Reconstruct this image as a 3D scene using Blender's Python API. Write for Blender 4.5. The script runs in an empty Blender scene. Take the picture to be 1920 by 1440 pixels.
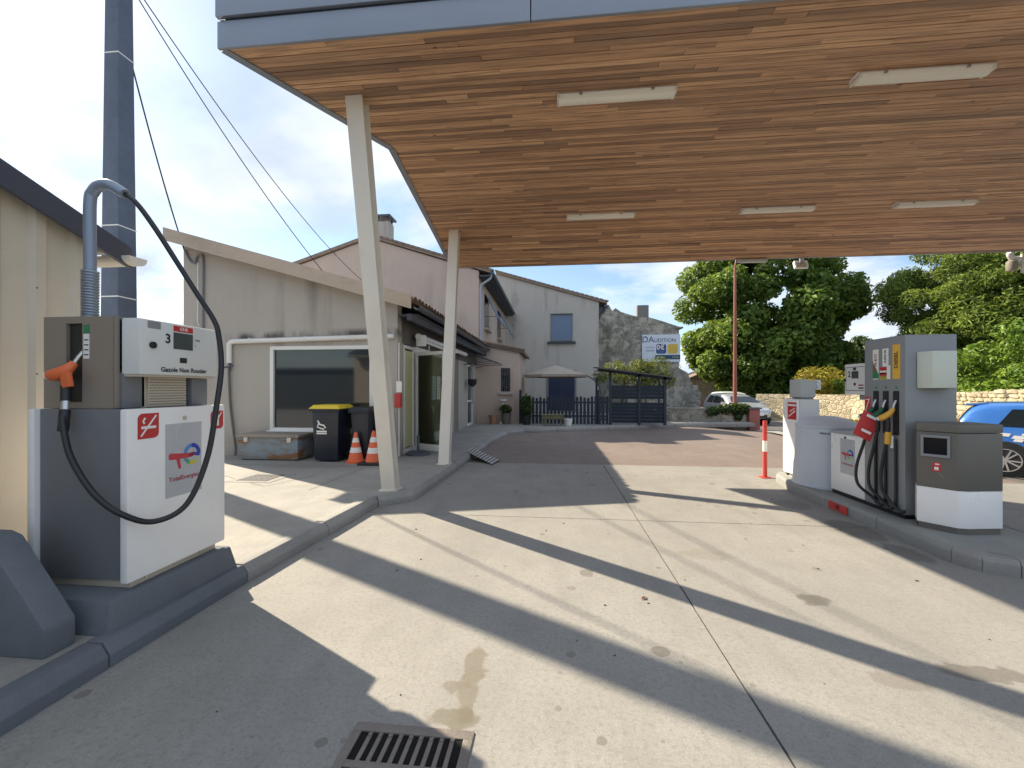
import bpy, bmesh, math, random
import numpy as np
from mathutils import Vector, Matrix
R = math.radians
random.seed(7)
SC = bpy.context.scene
C = SC.collection

# ------------------------------------------------------------------ camera
cam_d = bpy.data.cameras.new('camera'); cam = bpy.data.objects.new('camera', cam_d); C.objects.link(cam)
cam_d.sensor_width = 36.0; cam_d.lens = 36.0*780/1920; cam_d.shift_y = 8/1920
cam_d.clip_start = .02; cam_d.clip_end = 2000
cam.location = (0, 0, 1.5); cam.rotation_euler = (R(90), 0, R(5.8))
SC.camera = cam

# ------------------------------------------------------------------ sky, sun, exposure
SUN_EL = R(37.2); SUN_DIR = (-.879, .477)          # horizontal direction towards the sun
w = bpy.data.worlds.new('World'); SC.world = w; w.use_nodes = True
nt = w.node_tree; nt.nodes.clear()
def wn(t, **k):
    n = nt.nodes.new(t)
    for a, b in k.items(): setattr(n, a, b)
    return n
out = wn('ShaderNodeOutputWorld'); bg = wn('ShaderNodeBackground'); bg.inputs['Strength'].default_value = .092
sky = wn('ShaderNodeTexSky', sky_type='NISHITA'); sky.sun_disc = False
sky.sun_elevation = SUN_EL; sky.sun_rotation = math.atan2(SUN_DIR[0], SUN_DIR[1]); sky.air_density = 1.0; sky.dust_density = .35; sky.ozone_density = 1.0
tc = wn('ShaderNodeTexCoord'); sep = wn('ShaderNodeSeparateXYZ'); nt.links.new(tc.outputs['Generated'], sep.inputs[0])
zc = wn('ShaderNodeMath', operation='MAXIMUM'); nt.links.new(sep.outputs['Z'], zc.inputs[0]); zc.inputs[1].default_value = 0
za = wn('ShaderNodeMath', operation='ADD'); nt.links.new(zc.outputs[0], za.inputs[0]); za.inputs[1].default_value = .22
dx = wn('ShaderNodeMath', operation='DIVIDE'); dy = wn('ShaderNodeMath', operation='DIVIDE')
nt.links.new(sep.outputs['X'], dx.inputs[0]); nt.links.new(za.outputs[0], dx.inputs[1])
nt.links.new(sep.outputs['Y'], dy.inputs[0]); nt.links.new(za.outputs[0], dy.inputs[1])
cmb = wn('ShaderNodeCombineXYZ'); nt.links.new(dx.outputs[0], cmb.inputs[0]); nt.links.new(dy.outputs[0], cmb.inputs[1]); cmb.inputs[2].default_value = 3.1
cn = wn('ShaderNodeTexNoise'); cn.inputs['Scale'].default_value = 1.15; cn.inputs['Detail'].default_value = 9; cn.inputs['Roughness'].default_value = .56; cn.inputs['Distortion'].default_value = .25
nt.links.new(cmb.outputs[0], cn.inputs['Vector'])
cr = wn('ShaderNodeValToRGB'); cr.color_ramp.elements[0].position = .44; cr.color_ramp.elements[1].position = .57
nt.links.new(cn.outputs[0], cr.inputs[0])
cn2 = wn('ShaderNodeTexNoise'); cn2.inputs['Scale'].default_value = 2.1; cn2.inputs['Detail'].default_value = 6
nt.links.new(cmb.outputs[0], cn2.inputs['Vector'])
cc = wn('ShaderNodeValToRGB'); cc.color_ramp.elements[0].position = .36; cc.color_ramp.elements[0].color = (3.4, 3.95, 4.8, 1); cc.color_ramp.elements[1].position = .62; cc.color_ramp.elements[1].color = (5.5, 5.8, 6.1, 1)
nt.links.new(cn2.outputs[0], cc.inputs[0])
mx = wn('ShaderNodeMix', data_type='RGBA')
nt.links.new(cr.outputs[0], mx.inputs[0]); nt.links.new(sky.outputs[0], mx.inputs[6]); nt.links.new(cc.outputs[0], mx.inputs[7])
nt.links.new(mx.outputs[2], bg.inputs['Color']); nt.links.new(bg.outputs[0], out.inputs[0])

sun_d = bpy.data.lights.new('sun', 'SUN'); sun_d.energy = 4.85; sun_d.angle = R(.53); sun_d.color = (1, .86, .65)
sun = bpy.data.objects.new('sun', sun_d); C.objects.link(sun); sun.location = (-30, 20, 40)
sd = Vector((-SUN_DIR[0]*math.cos(SUN_EL), -SUN_DIR[1]*math.cos(SUN_EL), -math.sin(SUN_EL)))
sun.rotation_euler = sd.to_track_quat('-Z', 'Y').to_euler()
SC.view_settings.view_transform = 'Standard'; SC.view_settings.look = 'None'; SC.view_settings.exposure = 1.12; SC.view_settings.gamma = 1.0
SC.render.engine = 'CYCLES'; SC.cycles.use_denoising = True; SC.cycles.max_bounces = 8; SC.cycles.diffuse_bounces = 5
SC.cycles.transparent_max_bounces = 12; SC.cycles.caustics_reflective = False; SC.cycles.caustics_refractive = False
SC.cycles.sample_clamp_indirect = 6

# ------------------------------------------------------------------ helpers
def props(o, label=None, cat=None, group=None, kind=None):
    if label: o['label'] = label
    if cat: o['category'] = cat
    if group: o['group'] = group
    if kind: o['kind'] = kind
    return o
def thing(name, label, cat, loc=(0, 0, 0), rz=0, group=None):
    o = bpy.data.objects.new(name, None); C.objects.link(o); o.empty_display_size = .1
    o.location = loc; o.rotation_euler = (0, 0, rz)
    return props(o, label, cat, group)
def wloc(o):
    v = Vector((0, 0, 0))
    while o is not None: v += o.location; o = o.parent
    return v
class MB:
    """collects shapes in one mesh; coordinates are world ones unless built with local=True"""
    def __init__(s): s.v = []; s.f = []
    def add(s, vs, fs):
        n = len(s.v); s.v += [tuple(p) for p in vs]; s.f += [tuple(i+n for i in f) for f in fs]; return s
    def box(s, x0, x1, y0, y1, z0, z1):
        return s.add([(x0,y0,z0),(x1,y0,z0),(x1,y1,z0),(x0,y1,z0),(x0,y0,z1),(x1,y0,z1),(x1,y1,z1),(x0,y1,z1)],
                     [(3,2,1,0),(4,5,6,7),(0,1,5,4),(1,2,6,5),(2,3,7,6),(3,0,4,7)])
    def obox(s, c, ax, ay, az):
        """box from centre and three half-axis vectors"""
        c, ax, ay, az = map(Vector, (c, ax, ay, az))
        p = [c+i*ax+j*ay+k*az for k in (-1,1) for i, j in ((-1,-1),(1,-1),(1,1),(-1,1))]
        return s.add(p, [(3,2,1,0),(4,5,6,7),(0,1,5,4),(1,2,6,5),(2,3,7,6),(3,0,4,7)])
    def prism(s, poly, z0, z1, top=None):
        """vertical prism from a plan polygon (counter-clockwise)"""
        n = len(poly); top = top or poly
        vs = [(p[0], p[1], z0) for p in poly]+[(p[0], p[1], z1) for p in top]
        return s.add(vs, [tuple(range(n-1, -1, -1)), tuple(range(n, 2*n))]+[(i, (i+1) % n, n+(i+1) % n, n+i) for i in range(n)])
    def ext(s, poly, ax, a0, a1):
        """polygon extruded along axis ax ('x': poly is (y,z); 'y': poly is (x,z))"""
        n = len(poly)
        f = (lambda a, p: (a, p[0], p[1])) if ax == 'x' else (lambda a, p: (p[0], a, p[1]))
        vs = [f(a0, p) for p in poly]+[f(a1, p) for p in poly]
        return s.add(vs, [tuple(range(n-1, -1, -1)), tuple(range(n, 2*n))]+[(i, (i+1) % n, n+(i+1) % n, n+i) for i in range(n)])
    def tube(s, pts, r, n=10, cap=True):
        pts = [Vector(p) for p in pts]; rs = r if isinstance(r, (list, tuple)) else [r]*len(pts)
        b = len(s.v); t0 = (pts[1]-pts[0]).normalized()
        u = t0.orthogonal().normalized()
        for i, p in enumerate(pts):
            t = (pts[min(i+1, len(pts)-1)]-pts[max(i-1, 0)]).normalized()
            u = (u-t*u.dot(t)).normalized(); v = t.cross(u)
            for k in range(n):
                a = 2*math.pi*k/n; q = p+(u*math.cos(a)+v*math.sin(a))*rs[i]; s.v.append(tuple(q))
        for i in range(len(pts)-1):
            for k in range(n):
                a = b+i*n+k; c = b+i*n+(k+1) % n; s.f.append((a, c, c+n, a+n))
        if cap:
            s.f.append(tuple(b+k for k in range(n-1, -1, -1))); e = b+(len(pts)-1)*n; s.f.append(tuple(e+k for k in range(n)))
        return s
    def lathe(s, c, prof, n=24, cap=True):
        b = len(s.v)
        for r, z in prof:
            for k in range(n):
                a = 2*math.pi*k/n; s.v.append((c[0]+r*math.cos(a), c[1]+r*math.sin(a), z))
        for i in range(len(prof)-1):
            for k in range(n):
                a = b+i*n+k; d = b+i*n+(k+1) % n; s.f.append((a, d, d+n, a+n))
        if cap:
            s.f.append(tuple(b+k for k in range(n-1, -1, -1))); e = b+(len(prof)-1)*n; s.f.append(tuple(e+k for k in range(n)))
        return s
    def quad(s, a, b, c, d): return s.add([a, b, c, d], [(0, 1, 2, 3)])
    def build(s, name, mat, parent=None, bevel=0, smooth=False, local=False, seg=2):
        o = wloc(parent) if (parent is not None and not local) else Vector((0, 0, 0))
        m = bpy.data.meshes.new(name); m.from_pydata([(p[0]-o.x, p[1]-o.y, p[2]-o.z) for p in s.v], [], s.f)
        if bevel:
            bm = bmesh.new(); bm.from_mesh(m); bmesh.ops.recalc_face_normals(bm, faces=bm.faces)
            ed = [e for e in bm.edges if len(e.link_faces) == 2 and e.calc_face_angle(0) > R(25)]
            try: bmesh.ops.bevel(bm, geom=ed, offset=bevel, segments=seg, affect='EDGES', profile=.6, clamp_overlap=True)
            except Exception: pass
            bm.to_mesh(m); bm.free(); smooth = True
        if smooth:
            m.polygons.foreach_set('use_smooth', [True]*len(m.polygons))
        m.update()
        if mat: m.materials.append(mat)
        ob = bpy.data.objects.new(name, m); C.objects.link(ob)
        if parent is not None: ob.parent = parent
        if smooth:
            try: m.set_sharp_from_angle(angle=R(38))
            except Exception: pass
        return ob
def box(name, mat, parent, x0, x1, y0, y1, z0, z1, bevel=0):
    return MB().box(x0, x1, y0, y1, z0, z1).build(name, mat, parent, bevel)
def inst(ob, parent, loc=None, rot=None, scale=None, name=None):
    c = ob.copy(); C.objects.link(c); c.parent = parent
    if name: c.name = name
    if loc is not None: c.location = loc
    if rot is not None: c.rotation_euler = rot
    if scale is not None: c.scale = scale
    return c
def copy_tree(o, parent=None):
    c = o.copy(); C.objects.link(c); c.parent = parent
    for ch in [x for x in bpy.data.objects if x.parent == o]: copy_tree(ch, c)
    return c
def structure(name, ob): ob.name = name; ob['kind'] = 'structure'; return ob
def smoothpath(pts, n=8):
    P = [Vector(p) for p in pts]; P = [2*P[0]-P[1]]+P+[2*P[-1]-P[-2]]; o = []
    for i in range(1, len(P)-2):
        for k in range(n):
            t = k/n; a, b, c, d = P[i-1], P[i], P[i+1], P[i+2]
            o.append(.5*((2*b)+(-a+c)*t+(2*a-5*b+4*c-d)*t*t+(-a+3*b-3*c+d)*t**3))
    o.append(P[-2]); return o
def gz(x, y):
    """height of the ground: flat forecourt, falling a little towards the road"""
    t = min(max((x-4.9)/3.1, 0), 1); t = t*t*(3-2*t); return -.2*t

# ------------------------------------------------------------------ materials
def mat_new(name):
    m = bpy.data.materials.new(name); m.use_nodes = True; return m, m.node_tree, m.node_tree.nodes['Principled BSDF']
def N(t, kind, **k):
    n = t.nodes.new(kind)
    for a, b in k.items():
        if a in n.inputs: n.inputs[a].default_value = b
        else: setattr(n, a, b)
    return n
def mathn(t, op, a, b=None, clamp=False):
    n = t.nodes.new('ShaderNodeMath'); n.operation = op; n.use_clamp = clamp
    for i, v in enumerate((a, b)):
        if v is None: continue
        if isinstance(v, (int, float)): n.inputs[i].default_value = v
        else: t.links.new(v, n.inputs[i])
    return n.outputs[0]
def mixc(t, fac, a, b, blend='MIX'):
    n = t.nodes.new('ShaderNodeMix'); n.data_type = 'RGBA'; n.blend_type = blend
    for i, v in ((0, fac), (6, a), (7, b)):
        if isinstance(v, (int, float)): n.inputs[i].default_value = v
        elif isinstance(v, tuple): n.inputs[i].default_value = v if len(v) == 4 else v+(1,)
        else: t.links.new(v, n.inputs[i])
    return n.outputs[2]
def noise(t, scale, detail=4, rough=.55, vec=None, stretch=None, world=False):
    co = t.nodes.new('ShaderNodeNewGeometry').outputs['Position'] if world else t.nodes.new('ShaderNodeTexCoord').outputs['Object']
    if vec is not None: co = vec
    if stretch:
        mp = t.nodes.new('ShaderNodeMapping'); mp.inputs['Scale'].default_value = stretch; t.links.new(co, mp.inputs[0]); co = mp.outputs[0]
    n = N(t, 'ShaderNodeTexNoise', Scale=scale, Detail=detail, Roughness=rough); t.links.new(co, n.inputs['Vector']); return n.outputs[0]
def ramp(t, fac, p0, p1, c0=(0,0,0,1), c1=(1,1,1,1)):
    n = t.nodes.new('ShaderNodeValToRGB'); e = n.color_ramp.elements
    e[0].position = p0; e[1].position = p1; e[0].color = c0; e[1].color = c1; t.links.new(fac, n.inputs[0]); return n.outputs[0]
def bump(t, b, h, strength=.2, dist=.01):
    n = t.nodes.new('ShaderNodeBump'); n.inputs['Strength'].default_value = strength; n.inputs['Distance'].default_value = dist
    t.links.new(h, n.inputs['Height']); t.links.new(n.outputs[0], b.inputs['Normal'])
def M(name, col, rough=.55, metal=0, var=.10, scale=3, bmp=0, bscale=60, spec=.5, dirt=0, stretch=None, coat=0):
    m, t, b = mat_new(name)
    c0 = tuple(max(0, x*(1-var)) for x in col); c1 = tuple(min(1, x*(1+var)) for x in col)
    c = mixc(t, noise(t, scale, 6, .6, stretch=stretch), c0, c1)
    if dirt:
        d = ramp(t, noise(t, 1.7, 8, .65), .50, .72); c = mixc(t, mathn(t, 'MULTIPLY', d, dirt), c, tuple(x*.45 for x in col))
    t.links.new(c, b.inputs['Base Color'])
    b.inputs['Metallic'].default_value = metal; b.inputs['Specular IOR Level'].default_value = spec; b.inputs['Coat Weight'].default_value = coat
    r = mathn(t, 'ADD', mathn(t, 'MULTIPLY', noise(t, scale*2.3, 4), .25), rough-.12, True); t.links.new(r, b.inputs['Roughness'])
    if bmp: bump(t, b, noise(t, bscale, 4), bmp, .006)
    return m
def flat(name, col, rough=.5):
    m, t, b = mat_new(name); b.inputs['Base Color'].default_value = col+(1,); b.inputs['Roughness'].default_value = rough; return m

def concrete(name, base, spots=(), warm=.06, blot=.22, grain=.25, oil=True):
    m, t, b = mat_new(name)
    pos = t.nodes.new('ShaderNodeNewGeometry').outputs['Position']
    big = noise(t, .55, 6, .62, vec=pos); mid = noise(t, 2.6, 7, .65, vec=pos); fine = noise(t, 38, 4, .75, vec=pos)
    agg = noise(t, 115, 3, .7, vec=pos)
    c = mixc(t, ramp(t, big, .3, .7), tuple(x*(1-blot*.7) for x in base), tuple(min(1, x*(1+blot*.45)) for x in base))
    c = mixc(t, mathn(t, 'MULTIPLY', ramp(t, mid, .44, .68), .5), c, tuple(x*.74 for x in base))
    c = mixc(t, mathn(t, 'MULTIPLY', ramp(t, fine, .48, .68), grain*1.5), c, tuple(x*.62 for x in base))
    c = mixc(t, mathn(t, 'MULTIPLY', ramp(t, agg, .54, .70), grain*1.7), c, tuple(min(1, x*1.38) for x in base))
    strk = noise(t, 1.3, 6, .65, vec=pos, stretch=(2.2, .35, 1)); c = mixc(t, mathn(t, 'MULTIPLY', ramp(t, strk, .48, .72), .38), c, tuple(x*.66 for x in base))
    med = noise(t, 11, 5, .7, vec=pos); c = mixc(t, mathn(t, 'MULTIPLY', ramp(t, med, .52, .72), .30), c, tuple(x*.68 for x in base))
    rough = mathn(t, 'ADD', mathn(t, 'MULTIPLY', mid, .25), .62)
    if oil:
        mp = t.nodes.new('ShaderNodeMapping'); mp.inputs['Rotation'].default_value = (0, 0, .6); t.links.new(pos, mp.inputs[0])
        wob = mixc(t, .06, pos, N(t, 'ShaderNodeTexNoise', Scale=6.0).outputs['Color'])
        vo = N(t, 'ShaderNodeTexVoronoi', Scale=3.4); vo.inputs['Randomness'].default_value = 1; t.links.new(wob, vo.inputs['Vector'])
        rad = mathn(t, 'MULTIPLY', ramp(t, noise(t, .45, 2, vec=pos), .36, .58), .22)
        sc_ = N(t, 'ShaderNodeSeparateColor'); t.links.new(vo.outputs['Color'], sc_.inputs[0])
        rad = mathn(t, 'MULTIPLY', rad, mathn(t, 'POWER', sc_.outputs[0], 2.4))
        sp = mathn(t, 'LESS_THAN', vo.outputs['Distance'], rad)
        c = mixc(t, mathn(t, 'MULTIPLY', sp, .5), c, (.11, .098, .085))
        vd = N(t, 'ShaderNodeTexVoronoi', Scale=8.0); t.links.new(wob, vd.inputs['Vector']); s3 = N(t, 'ShaderNodeSeparateColor'); t.links.new(vd.outputs['Color'], s3.inputs[0])
        rd = mathn(t, 'MULTIPLY', mathn(t, 'POWER', s3.outputs[1], 4.0), mathn(t, 'MULTIPLY', ramp(t, noise(t, .6, 3, vec=pos), .42, .6), .34))
        c = mixc(t, mathn(t, 'MULTIPLY', mathn(t, 'LESS_THAN', vd.outputs['Distance'], rd), .42), c, (.12, .105, .09))
    for (sx, sy, rx, ry, st, col) in spots:
        s = N(t, 'ShaderNodeSeparateXYZ'); wv = mixc(t, .14, pos, noise_col(t, pos, 8.5)); t.links.new(wv, s.inputs[0])
        ex = mathn(t, 'DIVIDE', mathn(t, 'SUBTRACT', s.outputs[0], sx*.86+.07), rx); ey = mathn(t, 'DIVIDE', mathn(t, 'SUBTRACT', s.outputs[1], sy*.86+.07), ry)
        d = mathn(t, 'ADD', mathn(t, 'MULTIPLY', ex, ex), mathn(t, 'MULTIPLY', ey, ey))
        k = ramp(t, d, .55, .95, (1,1,1,1), (0,0,0,1))
        c = mixc(t, mathn(t, 'MULTIPLY', k, st), c, col)
    t.links.new(c, b.inputs['Base Color']); t.links.new(rough, b.inputs['Roughness']); b.inputs['Specular IOR Level'].default_value = .3
    bump(t, b, mathn(t, 'ADD', mathn(t, 'MULTIPLY', agg, .5), fine), .35, .004)
    return m
def noise_col(t, vec, scale):
    n = N(t, 'ShaderNodeTexNoise', Scale=scale, Detail=4.0); t.links.new(vec, n.inputs['Vector']); return n.outputs['Color']
def g_(px, py, z=0):   # notes only: ground point seen at a photo pixel
    k = (1.5-z)/(py-728); X = (px-960)*k; Z = 780*k; a = R(5.8); return X*math.cos(a)-Z*math.sin(a), X*math.sin(a)+Z*math.cos(a)

SPOTS = [(-.43, 2.22, .06, .17, .62, (.15, .125, .09)), (-.50, 2.06, .05, .05, .5, (.14, .12, .085)), (-.42, 1.96, .055, .12, .6, (.15, .13, .09)), (-.45, 1.86, .10, .06, .62, (.13, .115, .08)), (1.83, 3.15, .11, .055, .62, (.10, .09, .075)),
         (1.35, 3.9, .24, .12, .35, (.20, .18, .15)), (3.16, 4.75, .20, .34, .6, (.11, .10, .09)), (3.2, 4.15, .12, .22, .55, (.10, .09, .085)),
         (2.25, 2.42, .22, .06, .55, (.10, .09, .08)), (1.75, 2.32, .13, .06, .45, (.16, .14, .12)), (3.05, 5.7, .22, .22, .5, (.13, .12, .11))]
CONC = concrete('forecourt concrete', (.290, .284, .266), SPOTS, grain=.46)
PAVE = concrete('pavement concrete', (.325, .318, .298), [(-4.4, 7.0, .9, .25, .4, (.2, .19, .18))], blot=.35, oil=False)
KERB = concrete('kerb concrete', (.31, .305, .295), oil=False, blot=.3)
KERBP = concrete('grey painted kerb', (.155, .175, .20), oil=False, blot=.25, grain=.15)
ISL = concrete('island concrete', (.30, .31, .30), oil=False, blot=.3)
ASPH = concrete('brown asphalt', (.215, .175, .155), oil=False, blot=.25, grain=.5)
ROAD = concrete('road asphalt', (.15, .145, .145), oil=False, blot=.2, grain=.5)
JOINT = M('joint filler', (.10, .095, .085), .9)
LINE = M('road paint', (.75, .74, .70), .7, dirt=.5)
EARTH = concrete('dry verge earth', (.42, .34, .20), oil=False, blot=.4)

def stucco(name, col, streak=.4, scale=1.0, mould=False):
    m, t, b = mat_new(name)
    c = mixc(t, noise(t, .9*scale, 6, .6), tuple(x*.87 for x in col), tuple(min(1, x*1.07) for x in col))
    s = ramp(t, noise(t, 1.6, 7, .62, stretch=(1, 1, .10)), .50, .70); s2 = ramp(t, noise(t, .5, 4, .6), .42, .62)
    c = mixc(t, mathn(t, 'MULTIPLY', mathn(t, 'MULTIPLY', s, s2), streak), c, tuple(x*.42 for x in col))
    c = mixc(t, mathn(t, 'MULTIPLY', ramp(t, noise(t, 7, 6, .7), .55, .8), .18), c, tuple(x*.6 for x in col))
    if mould:
        gp_ = t.nodes.new('ShaderNodeNewGeometry').outputs['Position']; sz = N(t, 'ShaderNodeSeparateXYZ'); t.links.new(gp_, sz.inputs[0])
        d1 = mathn(t, 'ABSOLUTE', mathn(t, 'SUBTRACT', mathn(t, 'SUBTRACT', sz.outputs[2], 2.575), mathn(t, 'MULTIPLY', mathn(t, 'ADD', sz.outputs[0], 5), .02)))
        k1 = mathn(t, 'MULTIPLY', ramp(t, d1, .03, .13, (1,1,1,1), (0,0,0,1)), ramp(t, noise(t, 1.6, 5, .6, stretch=(1, 1, .3)), .44, .60)); c = mixc(t, mathn(t, 'MULTIPLY', k1, .85), c, (.06, .055, .055))
        k2 = mathn(t, 'MULTIPLY', ramp(t, sz.outputs[2], .12, .75, (1,1,1,1), (0,0,0,1)), ramp(t, noise(t, 3, 6, .65), .38, .66)); c = mixc(t, mathn(t, 'MULTIPLY', k2, .6), c, tuple(x*.4 for x in col))
    t.links.new(c, b.inputs['Base Color']); b.inputs['Roughness'].default_value = .9; b.inputs['Specular IOR Level'].default_value = .2
    bump(t, b, noise(t, 55, 4, .7), .35, .006); return m
STUC = stucco('shop render', (.445, .415, .38), .7, mould=True)
STUCP = stucco('pink house render', (.56, .455, .395), .55)
STUCG = stucco('grey annex render', (.48, .455, .42), 1.0)

def stonewall(name, c0, c1, mortar, scale=3.2, patch=0):
    m, t, b = mat_new(name)
    co = t.nodes.new('ShaderNodeTexCoord').outputs['Object']
    wv = mixc(t, .16, co, noise_col(t, co, 1.8))
    vo = N(t, 'ShaderNodeTexVoronoi', Scale=scale); t.links.new(wv, vo.inputs['Vector'])
    ve = N(t, 'ShaderNodeTexVoronoi', Scale=scale); ve.feature = 'DISTANCE_TO_EDGE'; t.links.new(wv, ve.inputs['Vector'])
    s = N(t, 'ShaderNodeSeparateColor'); t.links.new(vo.outputs['Color'], s.inputs[0])
    c = mixc(t, s.outputs[0], c0, c1)
    c = mixc(t, mathn(t, 'MULTIPLY', ramp(t, noise(t, 9, 6, .7), .45, .75), .6), c, tuple(x*.45 for x in c0))
    c = mixc(t, ramp(t, ve.outputs['Distance'], .02, .09, (1,1,1,1), (0,0,0,1)), c, mortar)
    c = mixc(t, mathn(t, 'MULTIPLY', ramp(t, noise(t, .7, 6, .65), .46, .66), .6), c, (.12, .125, .10))
    if patch:
        c = mixc(t, mathn(t, 'MULTIPLY', ramp(t, noise(t, 1.1, 8, .7), .50, .56), patch), c, (.50, .46, .39)); c = mixc(t, mathn(t, 'MULTIPLY', ramp(t, noise(t, 2.6, 8, .75), .56, .62), .6), c, (.10, .10, .095))
    t.links.new(c, b.inputs['Base Color']); b.inputs['Roughness'].default_value = .95
    bump(t, b, mathn(t, 'ADD', ramp(t, ve.outputs['Distance'], 0, .12), noise(t, 14, 5)), (.7 if not patch else .35), .05); return m
STONE = stonewall('rubble masonry', (.40, .34, .23), (.60, .53, .38), (.44, .39, .30), 5.0)
STONEB = stonewall('old barn masonry', (.20, .19, .165), (.40, .375, .32), (.31, .295, .26), 4.2, .75)

def woodmat(name, island):
    m, t, b = mat_new(name)
    pos = t.nodes.new('ShaderNodeNewGeometry')
    rnd = pos.outputs['Random Per Island'] if island else t.nodes.new('ShaderNodeObjectInfo').outputs['Random']
    cv = t.nodes.new('ShaderNodeCombineXYZ'); t.links.new(mathn(t, 'MULTIPLY', rnd, 37), cv.inputs[1])
    ad = t.nodes.new('ShaderNodeVectorMath'); t.links.new(pos.outputs['Position'], ad.inputs[0]); t.links.new(cv.outputs[0], ad.inputs[1])
    gr = noise(t, 5, 6, .62, vec=ad.outputs[0], stretch=(.35, 9, 9)); gr2 = noise(t, 2.2, 4, .6, vec=ad.outputs[0], stretch=(.8, 3, 3))
    cr_ = t.nodes.new('ShaderNodeValToRGB'); e = cr_.color_ramp.elements
    e[0].position = 0; e[0].color = (.27, .16, .10, 1); e[1].position = 1; e[1].color = (.76, .47, .27, 1)
    x = e.new(.45); x.color = (.54, .315, .18, 1); x = e.new(.75); x.color = (.63, .37, .21, 1)
    t.links.new(rnd, cr_.inputs[0])
    c = mixc(t, mathn(t, 'MULTIPLY', ramp(t, gr, .44, .66), .7), cr_.outputs[0], (.17, .105, .07))
    c = mixc(t, mathn(t, 'MULTIPLY', ramp(t, gr2, .5, .8), .35), c, (.52, .36, .23))
    kn = N(t, 'ShaderNodeTexVoronoi', Scale=1.7); t.links.new(ad.outputs[0], kn.inputs['Vector'])
    c = mixc(t, mathn(t, 'MULTIPLY', mathn(t, 'LESS_THAN', kn.outputs['Distance'], .035), .75), c, (.05, .028, .018))
    t.links.new(c, b.inputs['Base Color']); b.inputs['Roughness'].default_value = .55
    bump(t, b, gr, .15, .003); return m
WOOD = woodmat('soffit board wood', False); WOODI = woodmat('soffit board wood joined', True)

WHITEP = M('white painted steel', (.88, .88, .88), .3, var=.03, scale=1.2, dirt=.10)
POSTW = M('cream painted steel', (.72, .69, .63), .45, var=.05, dirt=.18)
FASC = M('grey blue fascia metal', (.25, .285, .345), .42, metal=.35, var=.08, scale=.8)
FASCD = M('dark fascia seam', (.07, .085, .12), .6)
PGREY = M('pump grey paint', (.17, .18, .20), .42, var=.06, scale=2)
PGREYL = M('pump column grey', (.245, .262, .278), .45, var=.05)
TAUPE = M('taupe brushed panel', (.29, .255, .22), .38, metal=.25, var=.03, scale=1.5)
BROWN = M('terminal brown paint', (.135, .126, .112), .45, var=.07)
DARK = M('black plastic', (.018, .018, .02), .45, var=.2)
RUB = M('black hose rubber', (.016, .018, .022), .42, var=.2)
SCREEN = M('dark lcd glass', (.07, .085, .085), .12, var=.05)
SCRB = M('black screen glass', (.008, .008, .01), .06, var=.1)
HEADW = M('display head grey white', (.68, .70, .70), .4, var=.04)
BEIGEP = M('beige primer steel', (.55, .49, .40), .5, dirt=.4)
STEEL = M('bare steel', (.55, .55, .54), .28, metal=.9, var=.1)
ALU = M('ribbed aluminium', (.45, .44, .42), .45, metal=.6, var=.1, dirt=.3)
GALV = M('grey mast paint', (.24, .295, .38), .4, metal=.3, var=.06)
RED = M('red sticker', (.52, .035, .04), .35, var=.06)
REDP = M('red paint', (.55, .055, .05), .5, var=.12, dirt=.25)
WHITES = M('white sticker print', (.82, .82, .80), .4, var=.03)
GREEN = M('green sticker', (.03, .22, .09), .4)
YELL = M('yellow sticker', (.80, .47, .06), .4, var=.05)
LEMON = M('lemon sticker', (.72, .60, .08), .4)
BLACKT = flat('black lettering', (.015, .015, .018))
REDT = flat('red lettering', (.35, .03, .05))
BLUEL = flat('logo blue', (.03, .06, .42)); BLUEL2 = flat('logo light blue', (.10, .25, .62)); TEAL = flat('logo teal', (.06, .33, .38)); GRNL = flat('logo green', (.10, .42, .16)); YELL_ = flat('logo yellow', (.62, .56, .05)); REDL = flat('logo red', (.56, .05, .07)); REDD = flat('logo dark red', (.30, .015, .04))
DECAL = M('clear grey decal', (.47, .50, .54), .25, var=.03)
ORANGE = M('orange nozzle cover', (.72, .155, .05), .42, var=.06)
GRNN = M('green nozzle cover', (.015, .10, .05), .42); YELN = M('yellow nozzle cover', (.70, .38, .05), .42)
CREAMB = M('pale green plastic box', (.58, .62, .54), .4, var=.05, dirt=.15)
DOME = M('grey moulded plastic', (.56, .60, .66), .5, var=.05)
SHED = M('cream shed sheet metal', (.62, .555, .46), .5, var=.06, scale=1.2, dirt=.15, stretch=(1, 1, .3))
SHEDF = M('dark shed fascia', (.06, .065, .09), .5)
POLEC = concrete('pole concrete', (.125, .155, .215), oil=False, blot=.2)
PVC = M('white pvc', (.74, .74, .73), .35, var=.03, dirt=.12)
GREYPIPE = M('grey pvc', (.33, .37, .42), .4)
BARGE = M('beige barge board', (.46, .375, .30), .7, var=.12, stretch=(.4, 4, 4), scale=6, dirt=.3)
TILE = M('clay canal tile', (.21, .155, .125), .85, var=.35, scale=5, dirt=.5)
TILEG = M('weathered clay tile', (.27, .21, .17), .9, var=.35, scale=5, dirt=.6)
ZINC = M('dark zinc gutter', (.10, .12, .15), .45, metal=.5)
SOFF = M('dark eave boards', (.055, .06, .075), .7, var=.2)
BLUEF = M('navy painted timber', (.012, .022, .04), .6, var=.3, scale=6, stretch=(1, 1, .2))
BLUEF2 = M('dark slate painted timber', (.018, .032, .05), .6, var=.25, scale=5)
BLUED = M('blue door paint', (.008, .017, .055), .5)
SHUT = M('grey blue shutter', (.13, .19, .30), .55, var=.08)
SHUTF = M('steel window frame', (.16, .18, .21), .45)
GLASSD = flat('dark window glass', (.008, .016, .024), .05)
GLASSD.node_tree.nodes['Principled BSDF'].inputs['Specular IOR Level'].default_value = .95
WINW = M('white window frame', (.74, .75, .74), .4, var=.03)
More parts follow.
